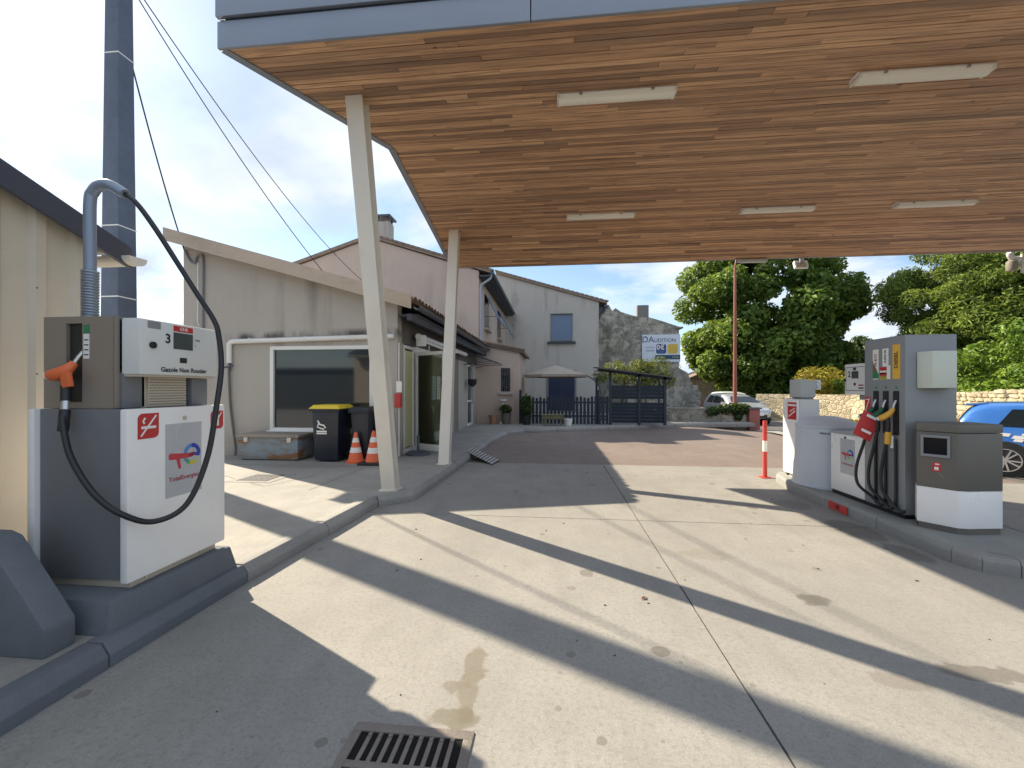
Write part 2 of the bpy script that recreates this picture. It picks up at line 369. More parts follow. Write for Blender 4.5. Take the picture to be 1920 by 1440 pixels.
def glassy(name, tint, mixf):
    m = bpy.data.materials.new(name); m.use_nodes = True; t = m.node_tree; t.nodes.clear()
    o = t.nodes.new('ShaderNodeOutputMaterial'); gl = t.nodes.new('ShaderNodeBsdfGlossy'); gl.inputs['Roughness'].default_value = .04
    tr = t.nodes.new('ShaderNodeBsdfTransparent'); tr.inputs[0].default_value = tint+(1,); mi = t.nodes.new('ShaderNodeMixShader')
    fr = t.nodes.new('ShaderNodeFresnel'); fr.inputs[0].default_value = 1.5
    t.links.new(mathn(t, 'ADD', fr.outputs[0], mixf, True), mi.inputs[0])
    t.links.new(tr.outputs[0], mi.inputs[1]); t.links.new(gl.outputs[0], mi.inputs[2]); t.links.new(mi.outputs[0], o.inputs[0]); return m
PANE = glassy('clear door pane', (.75, .80, .74), .04); PANEY = glassy('greenish door pane', (.92, .92, .75), .0)
AWN = glassy('clear awning sheet', (.85, .86, .84), .10)
def leafmat(name, c0, c1, trans=.35):
    m = bpy.data.materials.new(name); m.use_nodes = True; t = m.node_tree; b = t.nodes['Principled BSDF']; o = t.nodes['Material Output']
    g = t.nodes.new('ShaderNodeNewGeometry'); c = mixc(t, g.outputs['Random Per Island'], c0, c1)
    c = mixc(t, ramp(t, noise(t, .45, 3), .35, .7), c, tuple(x*.75 for x in c0))
    t.links.new(c, b.inputs['Base Color']); b.inputs['Roughness'].default_value = .42; b.inputs['Specular IOR Level'].default_value = .3
    tl = t.nodes.new('ShaderNodeBsdfTranslucent'); t.links.new(mixc(t, .5, c, (.28, .34, .04)), tl.inputs[0])
    mi = t.nodes.new('ShaderNodeMixShader'); mi.inputs[0].default_value = trans
    t.links.new(b.outputs[0], mi.inputs[1]); t.links.new(tl.outputs[0], mi.inputs[2]); t.links.new(mi.outputs[0], o.inputs[0]); return m
LEAFC = leafmat('chestnut leaves', (.07, .15, .03), (.33, .46, .10), .42); LEAFP = leafmat('pine needles', (.14, .22, .05), (.38, .50, .11), .38)
LEAFH = leafmat('hedge leaves', (.10, .20, .03), (.28, .42, .06)); LEAFY = leafmat('yellow shrub leaves', (.28, .22, .03), (.50, .40, .06)); LEAFD = leafmat('far dark leaves', (.035, .075, .035), (.08, .13, .05), .25)
LEAFO = leafmat('pale climber leaves', (.12, .15, .05), (.27, .29, .10)); LEAFI = leafmat('ivy leaves', (.02, .05, .015), (.06, .12, .03))
BARK = M('bark', (.11, .085, .06), .9, var=.3, bmp=.5, bscale=25)

# ------------------------------------------------------------------ flat print and lettering
def text(name, body, mat, parent, origin, udir, vdir, size, align='CENTER', bold=False, squash=1.0):
    """lettering laid in the plane of udir, vdir, just proud of its surface"""
    cu = bpy.data.curves.new(name, 'FONT'); cu.body = body; cu.size = size; cu.align_x = align; cu.align_y = 'CENTER'
    if bold: cu.offset = size*.022
    cu.resolution_u = 3
    tmp = bpy.data.objects.new(name, cu); C.objects.link(tmp); dg = bpy.context.evaluated_depsgraph_get()
    me = bpy.data.meshes.new_from_object(tmp.evaluated_get(dg)); bpy.data.objects.remove(tmp); bpy.data.curves.remove(cu)
    u, v, o = Vector(udir).normalized()*squash, Vector(vdir).normalized(), Vector(origin)
    b = wloc(parent)
    for p in me.vertices: p.co = o+u*p.co.x+v*p.co.y-b
    me.materials.clear(); me.materials.append(mat); me.name = name
    ob = bpy.data.objects.new(name, me); C.objects.link(ob); ob.parent = parent; return ob
class Plane2:
    """a small drawing surface: origin + u,v axes (metres), n the outward normal"""
    def __init__(s, o, u, v): s.o = Vector(o); s.u = Vector(u).normalized(); s.v = Vector(v).normalized(); s.n = s.u.cross(s.v)
    def p(s, a, b, h=.002): return s.o+s.u*a+s.v*b+s.n*h
    def poly(s, name, mat, parent, pts, h=.002):
        m = MB(); n = len(pts)
        lo = [s.p(a, b, h-.0015) for a, b in pts]; hi = [s.p(a, b, h) for a, b in pts]
        m.add(lo+hi, [tuple(range(n, 2*n))]+[(i, (i+1) % n, n+(i+1) % n, n+i) for i in range(n)]); return m.build(name, mat, parent)
    def rect(s, name, mat, parent, a0, a1, b0, b1, h=.002): return s.poly(name, mat, parent, [(a0,b0),(a1,b0),(a1,b1),(a0,b1)], h)
    def rrect(s, name, mat, parent, a0, a1, b0, b1, rad, corners=(1,1,1,1), h=.002):
        pts = []
        for (cx, cy, st, on) in ((a1-rad, b0+rad, -90, corners[1]), (a1-rad, b1-rad, 0, corners[2]), (a0+rad, b1-rad, 90, corners[3]), (a0+rad, b0+rad, 180, corners[0])):
            if on:
                for k in range(5): a = R(st+k*22.5); pts.append((cx+rad*math.cos(a), cy+rad*math.sin(a)))
            else:
                a = R(st+45); pts.append((cx+rad*(1 if math.cos(a) > 0 else -1), cy+rad*(1 if math.sin(a) > 0 else -1)))
        return s.poly(name, mat, parent, pts, h)
    def ribbon(s, name, mat, parent, pts, wd, h=.003):
        m = MB(); ws = wd if isinstance(wd, (list, tuple)) else [wd]*len(pts); L = []; Rr = []
        for i, (a, b) in enumerate(pts):
            a0, b0 = pts[max(i-1, 0)]; a1, b1 = pts[min(i+1, len(pts)-1)]; d = math.hypot(a1-a0, b1-b0) or 1
            nx, ny = -(b1-b0)/d, (a1-a0)/d; L.append(s.p(a+nx*ws[i]/2, b+ny*ws[i]/2, h)); Rr.append(s.p(a-nx*ws[i]/2, b-ny*ws[i]/2, h))
        for i in range(len(pts)-1): m.quad(Rr[i], Rr[i+1], L[i+1], L[i])
        return m.build(name, mat, parent)
def logo(pl, parent, ca, cb, s):
    """swoosh T with a rainbow e and the wordmark under it, s = overall width"""
    k = s/640.0; q = lambda x, y: (ca+(x-585)*k, cb-(y-740)*k)
    E_ = lambda a: q(745+150*math.cos(R(a)), 735-165*math.sin(R(a)))
    pl.ribbon('logo_t_stem', REDL, parent, [q(455, 780), q(470, 870), q(492, 965)], [80*k, 62*k, 52*k], .003)
    pl.ribbon('logo_t_bar', REDL, parent, [q(265, 722), q(290, 722), q(430, 735), q(570, 745), q(680, 750)], [40*k, 118*k, 105*k, 92*k, 84*k], .0035)
    pl.ribbon('logo_bar_shade', REDD, parent, [q(680, 750), q(740, 745), q(800, 728)], [84*k, 78*k, 66*k], .0035)
    pl.ribbon('logo_ring_blue', BLUEL, parent, [q(790, 735)]+[E_(a) for a in (-8, 5, 20, 40, 60, 80, 95)], [50*k]+[76*k]*7, .004)
    pl.ribbon('logo_ring_light_blue', BLUEL2, parent, [E_(a) for a in (95, 112, 130, 150, 168)], 74*k, .003)
    pl.ribbon('logo_ring_teal', TEAL, parent, [E_(a) for a in (183, 200, 215, 228)], 74*k, .003)
    pl.ribbon('logo_ring_green', GRNL, parent, [E_(a) for a in (228, 240, 252)], 72*k, .003)
    pl.ribbon('logo_ring_yellow', YELL_, parent, [E_(a) for a in (252, 268, 285, 300, 318)], [72*k, 72*k, 68*k, 60*k, 30*k], .003)
    text('wordmark', 'TotalEnergies', REDT, parent, pl.p(ca, cb-.62*s, .003), pl.u, pl.v, s*.178, bold=True)

# ------------------------------------------------------------------ the ground
def sheet(name, mat, poly_fn, xs, ys, dz, keep=None):
    m = MB(); idx = {}
    for j, y in enumerate(ys):
        for i, x in enumerate(xs): idx[i, j] = len(m.v); m.v.append((x, y, gz(x, y)+dz))
    for j in range(len(ys)-1):
        for i in range(len(xs)-1): m.f.append((idx[i,j], idx[i+1,j], idx[i+1,j+1], idx[i,j+1]))
    return m.build(name, mat)
XS = [-600, -60, -20, -6, 0, 4.9]+[4.9+3.1*k/8 for k in range(1, 9)]+[9, 12, 16, 20, 40, 80, 600]
structure('ground', sheet('ground', ROAD, None, XS, [-600, -60, -10, 0, 10, 20, 40, 80, 600], -.024))
FX = lambda a, b: [a]+[x for x in np.linspace(4.9, 8, 9) if a < x < b]+[b]
asph = structure('asphalt_yard', sheet('asphalt_yard', ASPH, None, FX(-1.75, 8.4), [8.28, 11, 14, 17.9], -.010))
fore = bpy.data.objects.new('forecourt', None); C.objects.link(fore); props(fore, kind='structure')
def slab(x0, x1, y0, y1):
    e = .006; m = MB(); xs = FX(x0+e, x1-e); n = len(xs)
    for y in (y0+e, y1-e):
        for x in xs: m.v.append((x, y, gz(x, y)))
    for y in (y0+e, y1-e):
        for x in xs: m.v.append((x, y, gz(x, y)-.02))
    for i in range(n-1): m.f.append((i, i+1, n+i+1, n+i))
    m.f.append(tuple(range(0, n))[::-1]+tuple(range(2*n, 3*n))); m.f.append(tuple(range(n, 2*n))+tuple(range(4*n-1, 3*n-1, -1)))
    m.f.append((0, n, 3*n, 2*n)); m.f.append((n-1, 3*n-1, 4*n-1, 2*n-1))
    return m.build('concrete_slab', CONC, fore)
for (x0, x1) in ((-2.6, .95), (.95, 4.95), (4.95, 8.6)):
    for (y0, y1) in ((-9, -4.5), (-4.5, .2), (.2, 4.84), (4.84, 8.3)):
        slab(x0, x1, y0, y1)
# road along the far side, with its verge and paint
def strip(name, mat, pts, wd, dz, parent=None):
    m = MB()
    P = [Vector((p[0], p[1], 0)) for p in pts]
    for i, p in enumerate(P):
        d = (P[min(i+1, len(P)-1)]-P[max(i-1, 0)]).normalized(); nrm = Vector((-d.y, d.x, 0))
        a, b = p+nrm*wd/2, p-nrm*wd/2
        m.v += [(a.x, a.y, gz(a.x, a.y)+dz), (b.x, b.y, gz(b.x, b.y)+dz)]
    for i in range(len(P)-1): m.f.append((2*i, 2*i+1, 2*i+3, 2*i+2))
    return m.build(name, mat, parent)
ROADPTS = [(11.4, -60), (11.4, 8), (11.1, 14), (10.2, 19), (8.3, 24), (5, 30), (-2, 40), (-20, 60)]
road = structure('road', strip('road', ROAD, ROADPTS, 5.2, -.006))
structure('verge', strip('verge', EARTH, [(14.6, -60), (14.6, 12), (14.3, 18), (13.2, 22.4), (11.4, 26.6)], 1.3, .002))
structure('roadside_pavement', strip('roadside_pavement', PAVE, [(8.35, 17.0), (8.25, 12), (8.3, 8.9)], .5, .05))
for off in (-2.2, 2.2):
    pts = []
    for i, p in enumerate(ROADPTS):
        a = Vector(ROADPTS[max(i-1, 0)]); b = Vector(ROADPTS[min(i+1, len(ROADPTS)-1)]); d = (b-a).normalized(); pts.append((p[0]-d.y*off, p[1]+d.x*off))
    structure('road_edge_line', strip('road_edge_line', LINE, pts, .13, .0))
for k in range(7):
    y = 3+k*3.2; structure('road_dash', strip('road_dash', LINE, [(11.4 if y < 8 else 11.4-(y-8)*.05, y), (11.4 if y < 8 else 11.35-(y-8)*.05, y+1.4)], .13, .0))

# raised pavement on the shop side, its kerb in stones
KP = [(-2.36, -9), (-2.36, -3), (-2.37, 0), (-2.37, 2.0), (-2.36, 3.0), (-2.22, 5.08), (-1.86, 5.42), (-1.76, 7.5), (-1.68, 11.4), (-1.45, 13.2), (-.95, 14.0), (1.15, 15.0), (3.7, 16.3), (6.5, 17.45), (8.1, 17.75)]
pav = MB().prism([(p[0]-.09 if p[1] < 14 else p[0]-.05, p[1] if p[1] < 14 else p[1]+.09) for p in KP]+[(8.1, 21), (8.1, 23.5), (-40, 23.5), (-40, -9)], -.1, .122).build('pavement', PAVE)
structure('pavement', pav)
kerb = bpy.data.objects.new('kerb', None); C.objects.link(kerb); props(kerb, kind='structure')
def kerb_run(pts, parent, mat_fn, h=.135, wd=.15, ch=.045, step=1.0, z=lambda x, y: 0):
    for a, b in zip(pts[:-1], pts[1:]):
        A, B = Vector(a), Vector(b); L = (B-A).length; n = max(1, round(L/step)); d = (B-A).normalized(); nr = Vector((-d.y, d.x))
        for k in range(n):
            p = A+d*(L*k/n+.004); q = A+d*(L*(k+1)/n-.004); hh = h+random.uniform(-.004, .004)
            sec = [(0, -.06), (0, hh-ch-.02), (ch, hh), (wd, hh), (wd, -.06)]
            m = MB(); vs = []
            for pt in (p, q):
                for (o_, zz) in sec: vs.append((pt.x+nr.x*o_, pt.y+nr.y*o_, zz+z(pt.x, pt.y)))
            m.add(vs, [(0,1,2,3,4), (9,8,7,6,5)]+[(i, 5+i, 5+(i+1) % 5, (i+1) % 5) for i in range(5)])
            m.build('kerb_stone', mat_fn(p), parent, .008)
kerb_run(KP, kerb, lambda p: KERBP if p.y < 2.75 else KERB)
# manhole cover let into the pavement
mh = thing('manhole_cover', 'square cast iron cover set in the sunlit pavement beside the fuel pump', 'manhole cover', (-4.48, 5.98, .122))
box('frame', KERB, mh, -4.83, -4.12, 5.66, 6.30, .1215, .1265); box('lid', M('rusted iron', (.14, .125, .115), .75, var=.4, scale=30), mh, -4.72, -4.24, 5.75, 6.21, .1265, .131)
for i in range(5):
    for j in range(4): box('raised_stud', ZINC, mh, -4.69+i*.09, -4.63+i*.09, 5.79+j*.10, 5.85+j*.10, .131, .134)
pj = MB()
for (a, b) in (((-5.6, 6.3), (-4.05, 5.45)), ((-4.05, 5.45), (-3.75, 6.25)), ((-7, 7.0), (-2.2, 6.95)), ((-3.3, 5.3), (-3.25, 7.9))):
    A, B = Vector(a), Vector(b); d = (B-A).normalized(); nr = Vector((-d.y, d.x))*.006
    pj.quad((A.x-nr.x, A.y-nr.y, .1235), (B.x-nr.x, B.y-nr.y, .1235), (B.x+nr.x, B.y+nr.y, .1235), (A.x+nr.x, A.y+nr.y, .1235))
o = pj.build('pavement_joint', JOINT, pav)
# drain grating in the forecourt
dr = thing('drain_grate', 'cast iron slotted drain grate in the forecourt floor', 'drain', (-.6, 1.5, 0))
IRON = M('cast iron', (.24, .215, .195), .6, metal=.5, var=.25, scale=12, bmp=.4, bscale=90)
GX0, GX1, GY0, GY1 = -.875, -.345, 1.24, 1.785
box('pit_shade_sheet', flat('drain darkness', (.003, .003, .003), 1.0), dr, GX0+.01, GX1-.01, GY0+.01, GY1-.01, -.010, .0015)  # black sheet on the slab, coloured as the shaded depth under the bars
m = MB(); m.box(GX0, GX1, GY1-.045, GY1, -.01, .008); m.box(GX0, GX1, GY0, GY0+.03, -.01, .008); m.box(GX0, GX0+.04, GY0+.03, GY1-.045, -.01, .008); m.box(GX1-.04, GX1, GY0+.03, GY1-.045, -.01, .008)
m.build('frame', IRON, dr, .002)
for j in range(3):
    yb = GY1-.045-.165*(j+1)+.008; box('cross_bar', IRON, dr, GX0+.04, GX1-.04, yb-.016, yb+.016, -.008, .0074, .002)
for i in range(1, 10):
    x = GX0+.04+i*(GX1-GX0-.08)/10; b = box('bar', IRON, dr, x-.0095, x+.0095, GY0+.03, GY1-.045, -.008, .0066, .002)
    for j in range(3):
        MB().lathe((x, GY1-.06-.165*j), [(.008, .006), (.008, .010), (.004, .012)], 8).build('stud', IRON, b)

# ------------------------------------------------------------------ canopy
can = thing('canopy', 'flat forecourt canopy with timber boarded underside, grey fascia and slanted cream posts', 'canopy', (4.7, 6.4, 0))
SZ = 4.65; YF, YK, YB, ZB = 3.58, 8.32, 9.15, 4.20; XR = 12.4
def ledge(y):
    P = [(3.58, -3.07), (5.27, -2.14), (8.32, -2.43), (9.15, -2.29)]
    for (a, xa), (b, xb) in zip(P[:-1], P[1:]):
        if y <= b: return xa+(xb-xa)*(y-a)/(b-a)
    return P[-1][1]
def soff(y): return SZ if y <= YK else SZ+(ZB-SZ)*(y-YK)/(YB-YK)
unit = MB().box(-.5, .5, -.5, .5, -.5, .5).build('plank', WOOD, can, local=True); PM = unit.data; bpy.data.objects.remove(unit)
rows = []; y = YF; PW = .062
rng = random.Random(3); planks = []
while y < YB-.01:
    wd = PW*(1 if y < YK else .88); yc = y+wd/2; x = ledge(yc)+.02; L0 = rng.uniform(.5, 2.4)
    while x < XR-.02:
        x1 = min(x+L0, XR-.02); 
        if XR-x1 < .5: x1 = XR-.02
        planks.append((x, x1, yc, wd)); x = x1; L0 = rng.choice([1.2, 1.8, 2.4, 3.0, 3.6])
    y += wd
planks.sort(key=lambda p: (max(0, p[0])/4+p[2]))
rest = MB(); slope = math.atan2(ZB-SZ, YB-YK)
for i, (x0, x1, yc, wd) in enumerate(planks):
    z = soff(yc)+.011+rng.uniform(-.004, .004); t = 0 if yc < YK else slope
    L = wd*(1 if yc < YK else 1/math.cos(slope))-.006
    if i < 300:
        o = bpy.data.objects.new('plank', PM); C.objects.link(o); o.parent = can
        o.location = Vector(((x0+x1)/2, yc, z))-can.location; o.scale = (x1-x0-.003, L, .022); o.rotation_euler = (t, 0, 0)
    else:
        rest.obox(((x0+x1)/2, yc, z), ((x1-x0)/2-.0015, 0, 0), (0, L/2*math.cos(t), L/2*math.sin(t)), (0, -.011*math.sin(t), .011*math.cos(t)))
props(rest.build('far_planks', WOODI, can), kind='stuff')
# deck behind the boards, roof top and fascias
dk = MB(); E1 = [(ledge(v)+.05, v) for v in (3.6, 5.27, 8.32)]
dk.prism([(XR-.04, 3.62), (XR-.04, 8.32)]+[(x, v) for x, v in reversed(E1)], SZ+.03, SZ+.06)
dk.add([(ledge(8.32)+.05, 8.325, SZ+.03), (XR-.04, 8.325, SZ+.03), (XR-.04, 9.13, ZB+.035), (ledge(9.13)+.05, 9.13, ZB+.035)], [(3,2,1,0)])
dk.build('deck', FASCD, can)
ZT = 5.22
MB().prism([(XR, YF-.03), (XR, YB+.02), (ledge(YB)-.03, YB+.02), (ledge(8.32)-.03, 8.32), (ledge(5.27)-.03, 5.27), (-3.12, YF-.03)], ZT-.03, ZT).build('roof_sheet', FASC, can)
px_ = -3.10
while px_ < XR:
    nx_ = min(px_+2.9, XR); box('fascia_panel', FASC, can, px_+.004, nx_-.004, YF-.035, YF-.004, SZ-.012, SZ+.235, .006)
    box('upper_fascia_panel', FASC, can, px_+.004, nx_-.004, YF-.06, YF-.02, SZ+.26, ZT-.031, .006)
    px_ = nx_
box('fascia_seam', FASCD, can, -3.08, XR-.01, YF-.018, YF+.03, SZ+.235, SZ+.26)
px_ = -2.29
while px_ < XR:
    nx_ = min(px_+2.9, XR); box('back_fascia_panel', FASC, can, px_+.004, nx_-.004, YB+.002, YB+.03, ZB-.01, ZT-.031, .006); px_ = nx_
for (y0, z0, y1, z1) in ((3.58, SZ, 5.27, SZ), (5.27, SZ, 8.32, SZ), (8.32, SZ, 9.15, ZB)):
    a, b = Vector((ledge(y0), y0, 0)), Vector((ledge(y1), y1, 0)); d = (b-a).normalized(); n = Vector((d.y, -d.x, 0))*.045
    vs = []
    for p, z in ((a, z0), (b, z1)):
        for q in (p-n*.6, p+n*1.2):
            vs += [(q.x, q.y, z-.014), (q.x, q.y, ZT-.031)]
    MB().add(vs, [(0,2,3,1), (4,5,7,6), (0,1,5,4), (2,6,7,3), (0,4,6,2), (1,3,7,5)]).build('side_fascia_panel', FASC, can)
box('end_fascia_panel', FASC, can, XR-.02, XR+.01, YF, YB, SZ-.3, ZT-.031)
def hpost(b, t, wx=.19, wy=.17):
    b, t = Vector(b), Vector(t); m = MB()
    def sec(c): return [(c.x-wx/2, c.y-wy/2), (c.x+wx/2, c.y-wy/2), (c.x+wx/2, c.y-wy/2+.014), (c.x+.02, c.y-wy/2+.014), (c.x+.02, c.y+wy/2-.014), (c.x+wx/2, c.y+wy/2-.014), (c.x+wx/2, c.y+wy/2), (c.x-wx/2, c.y+wy/2), (c.x-wx/2, c.y+wy/2-.014), (c.x-.02, c.y+wy/2-.014), (c.x-.02, c.y-wy/2+.014), (c.x-wx/2, c.y-wy/2+.014)]
    s0, s1 = sec(b), sec(t); n = 12
    m.add([(p[0], p[1], b.z) for p in s0]+[(p[0], p[1], t.z) for p in s1], [tuple(range(11, -1, -1)), tuple(range(12, 24))]+[(i, (i+1) % n, n+(i+1) % n, n+i) for i in range(n)])
    o = m.build('post', POSTW, can)
    MB().box(b.x-wx/2-.03, b.x+wx/2+.03, b.y-wy/2-.03, b.y+wy/2+.03, b.z-.004, b.z+.014).build('foot_plate', POSTW, o)
hpost((-2.21, 5.46, .124), (-2.15, 4.36, SZ+.012)); hpost((-1.99, 7.42, .124), (-1.99, 8.2, SZ+.012))
hpost((11.2, 5.46, gz(11.2, 5)), (11.2, 4.36, SZ+.012)); hpost((11.2, 7.42, gz(11.2, 7)), (11.2, 8.2, SZ+.012))

def tube_light(x0, x1, y, label):
    t = thing('tube_light', label, 'light fixture', ((x0+x1)/2, y, SZ), group='tube lights under the canopy')
    MB().ext([(y-.075, SZ-.03), (y-.06, SZ-.002), (y+.06, SZ-.002), (y+.075, SZ-.03)][::-1], 'x', x0, x1).build('housing', WHITEP, t, .006)
    MB().ext([(y-.07, SZ-.031), (y-.05, SZ-.075), (y-.02, SZ-.088), (y+.02, SZ-.088), (y+.05, SZ-.075), (y+.07, SZ-.031)], 'x', x0+.02, x1-.02).build('diffuser', M('frosted acrylic', (.82, .79, .70), .3, var=.03), t, .006)
    for x in (x0+.004, x1-.03): box('end_cap', POSTW, t, x, x+.026, y-.073, y+.073, SZ-.07, SZ-.031, .005)
    for x in (x0+.25, x1-.25): box('clip', STEEL, t, x-.015, x+.015, y-.079, y+.079, SZ-.045, SZ-.02)
G5 = 'white tube light on the timber soffit, '
tube_light(.03, 1.27, 4.52, G5+'front row, the one nearer the cream posts')
tube_light(3.0, 4.24, 4.52, G5+'front row, the one nearer the payment terminal')
tube_light(.22, 1.44, 7.65, G5+'back row, the one nearest the cream posts')
tube_light(3.25, 4.47, 7.68, G5+'middle one of the back row')
tube_light(5.76, 7.0, 7.70, G5+'back row, the one nearest the road')
fl = thing('floodlight', 'small square floodlight hanging at the canopy back edge before the chestnut tree', 'floodlight', (5.1, 9.22, 4.2))
box('bracket', STEEL, fl, 5.06, 5.14, 9.16, 9.2, 4.10, 4.21); MB().obox((5.1, 9.22, 4.07), (.13, 0, 0), (0, .03, -.015), (0, .03, .075)).build('housing', WHITEP, fl, .01)
MB().obox((5.1, 9.186, 4.058), (.10, 0, 0), (0, .006, -.003), (0, .022, .055)).build('lens', M('lamp lens', (.5, .48, .40), .2), fl)
bl = thing('slim_lamp', 'thin grey lamp strip fixed under the canopy back edge', 'lamp', (4.1, 9.2, 4.18)); box('body', M('pale grey metal', (.42, .46, .45), .5), bl, 3.82, 4.40, 9.10, 9.16, 4.125, 4.185, .008)
box('lens', WHITES, bl, 3.86, 4.36, 9.11, 9.15, 4.118, 4.126)
cv = thing('pipe_fitting', 'white pipe elbow with a hanging grey cylinder under the canopy back edge', 'pipe', (9.1, 9.3, 4.1))
MB().tube(smoothpath([(8.98, 9.2, 4.19), (9.02, 9.22, 4.12), (9.15, 9.24, 4.07), (9.8, 9.26, 4.05)], 6), .05, 12).build('pipe', PVC, cv, smooth=True)
MB().lathe((9.07, 9.25), [(.065, 3.84), (.085, 3.87), (.085, 4.02), (.05, 4.05)], 16).build('cylinder', M('taupe plastic', (.25, .23, .20), .5), cv, smooth=True)
box('strap', PVC, cv, 9.20, 9.30, 9.2, 9.23, 3.79, 4.16, .004)

# ------------------------------------------------------------------ left pump
lp = thing('fuel_pump', 'grey and white fuel pump numbered 3 with an orange nozzle and a tall hose mast', 'fuel pump', (-2.8, 2.55, .30))
pl_ = thing('pump_plinth', 'grey painted concrete plinth under the pump numbered 3', 'plinth', (-2.8, 2.5, .12))
MB().prism([(-3.3, 2.06), (-2.455, 2.06), (-2.425, 2.98), (-3.3, 2.98)], .118, .30, [(-3.3, 2.10), (-2.49, 2.10), (-2.455, 2.94), (-3.3, 2.94)]).build('block', KERBP, pl_, .018)
box('base_frame', BEIGEP, lp, -3.10, -2.535, 2.255, 2.885, .300, .352, .004)
for y in (2.35, 2.55, 2.75):
    MB().tube([(-2.536, y, .325), (-2.528, y, .325)], .009, 8).build('bolt', STEEL, lp)
box('lower_cabinet', PGREY, lp, -3.12, -2.552, 2.232, 2.905, .353, 1.374, .006)
box('front_panel', WHITEP, lp, -2.549, -2.498, 2.205, 2.935, .345, 1.376, .012)
box('back_panel', WHITEP, lp, -3.17, -3.123, 2.205, 2.935, .345, 1.376, .012)
box('inner_pillar', PGREY, lp, -3.05, -2.66, 2.40, 2.85, 1.374, 1.60, .006)
box('head_pillar', PGREY, lp, -3.0, -2.585, 2.735, 2.87, 1.3765, 1.5715, .005)
box('grille_frame', BEIGEP, lp, -2.66, -2.615, 2.40, 2.72, 1.376, 1.59)
gr = box('grille', BEIGEP, lp, -2.615, -2.598, 2.425, 2.70, 1.382, 1.586)
HOLE = flat('grille hole', (.03, .028, .025)); hm = MB()
for j in range(11):
    for i in range(24):
        yy = 2.432+i*.0112+(.0056 if j % 2 else 0); zz = 1.392+j*.0178; hm.add([(-2.5975, yy, zz), (-2.5975, yy+.006, zz), (-2.5975, yy+.006, zz+.007), (-2.5975, yy, zz+.007)], [(0,1,2,3)])
props(hm.build('grille_hole', HOLE, gr), kind='stuff')
box('nozzle_column', PGREY, lp, -3.10, -2.615, 2.282, 2.42, 1.377, 1.934, .005)
# taupe nozzle plate made of four pieces round the recess
m = MB(); m.box(-3.12, -2.965, 2.252, 2.281, 1.377, 1.937); m.box(-2.855, -2.645, 2.252, 2.281, 1.377, 1.937); m.box(-2.965, -2.855, 2.252, 2.281, 1.895, 1.937); m.box(-2.965, -2.855, 2.252, 2.281, 1.377, 1.415)
m.build('nozzle_plate', TAUPE, lp)
box('nozzle_recess', DARK, lp, -2.963, -2.857, 2.272, 2.2815, 1.417, 1.893)
box('plate_edge', TAUPE, lp, -2.643, -2.634, 2.254, 2.281, 1.379, 1.935)
P = Plane2((-2.86, 2.252, 1.4), (1, 0, 0), (0, 0, 1))
P.rect('green_label', GREEN, lp, .015, .055, .435, .485); P.rect('price_label', WHITES, lp, .015, .055, .28, .43)
for k in range(4): P.rect('label_line', BLACKT, lp, .020, .050, .30+k*.03, .307+k*.03, .003)
box('handle_slot', DARK, lp, -2.616, -2.612, 2.335, 2.37, 1.855, 1.875)
hd = MB().box(-2.99, -2.50, 2.282, 2.865, 1.585, 1.93).build('display_head', HEADW, lp, .012)
box('head_shadow_gap', BEIGEP, lp, -2.98, -2.52, 2.29, 2.86, 1.572, 1.586)
P = Plane2((-2.50, 2.28, 1.585), (0, 1, 0), (0, 0, 1))
P.rect('vent_plate', PGREYL, lp, .05, .135, .29, .335); P.rect('screen', SCREEN, lp, .225, .372, .175, .285); P.rect('product_label', RED, lp, .225, .372, .293, .33)
text('product_name', 'GNR', WHITES, lp, P.p(.30, .311, .004), P.u, P.v, .03, bold=True)
text('pump_number', '3', BLACKT, lp, P.p(.185, .235, .003), P.u, P.v, .085, bold=True)
P.rect('counter_window', DARK, lp, .272, .325, .085, .12); P.rect('key_slot', BLACKT, lp, .405, .43, .245, .253)
text('fuel_name', 'Gazole Non Routier', BLACKT, lp, P.p(.31, .035, .003), P.u, P.v, .042, bold=True)
text('unit_mark', 'L', BLACKT, lp, P.p(.395, .21, .003), P.u, P.v, .02); text('unit_mark', 'E', BLACKT, lp, P.p(.395, .25, .003), P.u, P.v, .02)
MB().tube([(-2.505, 2.36, 1.77), (-2.487, 2.36, 1.77)], .021, 16).build('lock_button', DARK, lp, smooth=True)
P = Plane2((-2.498, 2.205, .345), (0, 1, 0), (0, 0, 1))
def nosmoke(pl, parent, a, b, s, cig=True):
    pl.rrect('warning_sticker', RED, parent, a, a+s, b, b+s*1.15, s*.25, (0,1,0,1))
    pl.ribbon('sticker_slash', WHITES, parent, [(a+s*.14, b+s*.12), (a+s*.86, b+s*1.05)], s*.08, .0035)
    if cig:
        pl.rect('sticker_cigarette', WHITES, parent, a+s*.16, a+s*.86, b+s*.45, b+s*.57, .003); pl.ribbon('sticker_smoke', WHITES, parent, [(a+s*.3, b+s*.68), (a+s*.24, b+s*.8), (a+s*.34, b+s*.95)], s*.09, .003)
    else: pl.rect('sticker_phone', WHITES, parent, a+s*.36, a+s*.64, b+s*.2, b+s*.9, .003)
nosmoke(P, lp, .06, .845, .135); nosmoke(P, lp, .595, .855, .115, False)
P.rect('logo_decal', DECAL, lp, .24, .515, .44, .92, .0022); logo(P, lp, .378, .70, .235)
MB().tube([(-2.499, 2.585, 1.30), (-2.492, 2.585, 1.30)], .013, 12).build('door_lock', STEEL, lp, smooth=True)
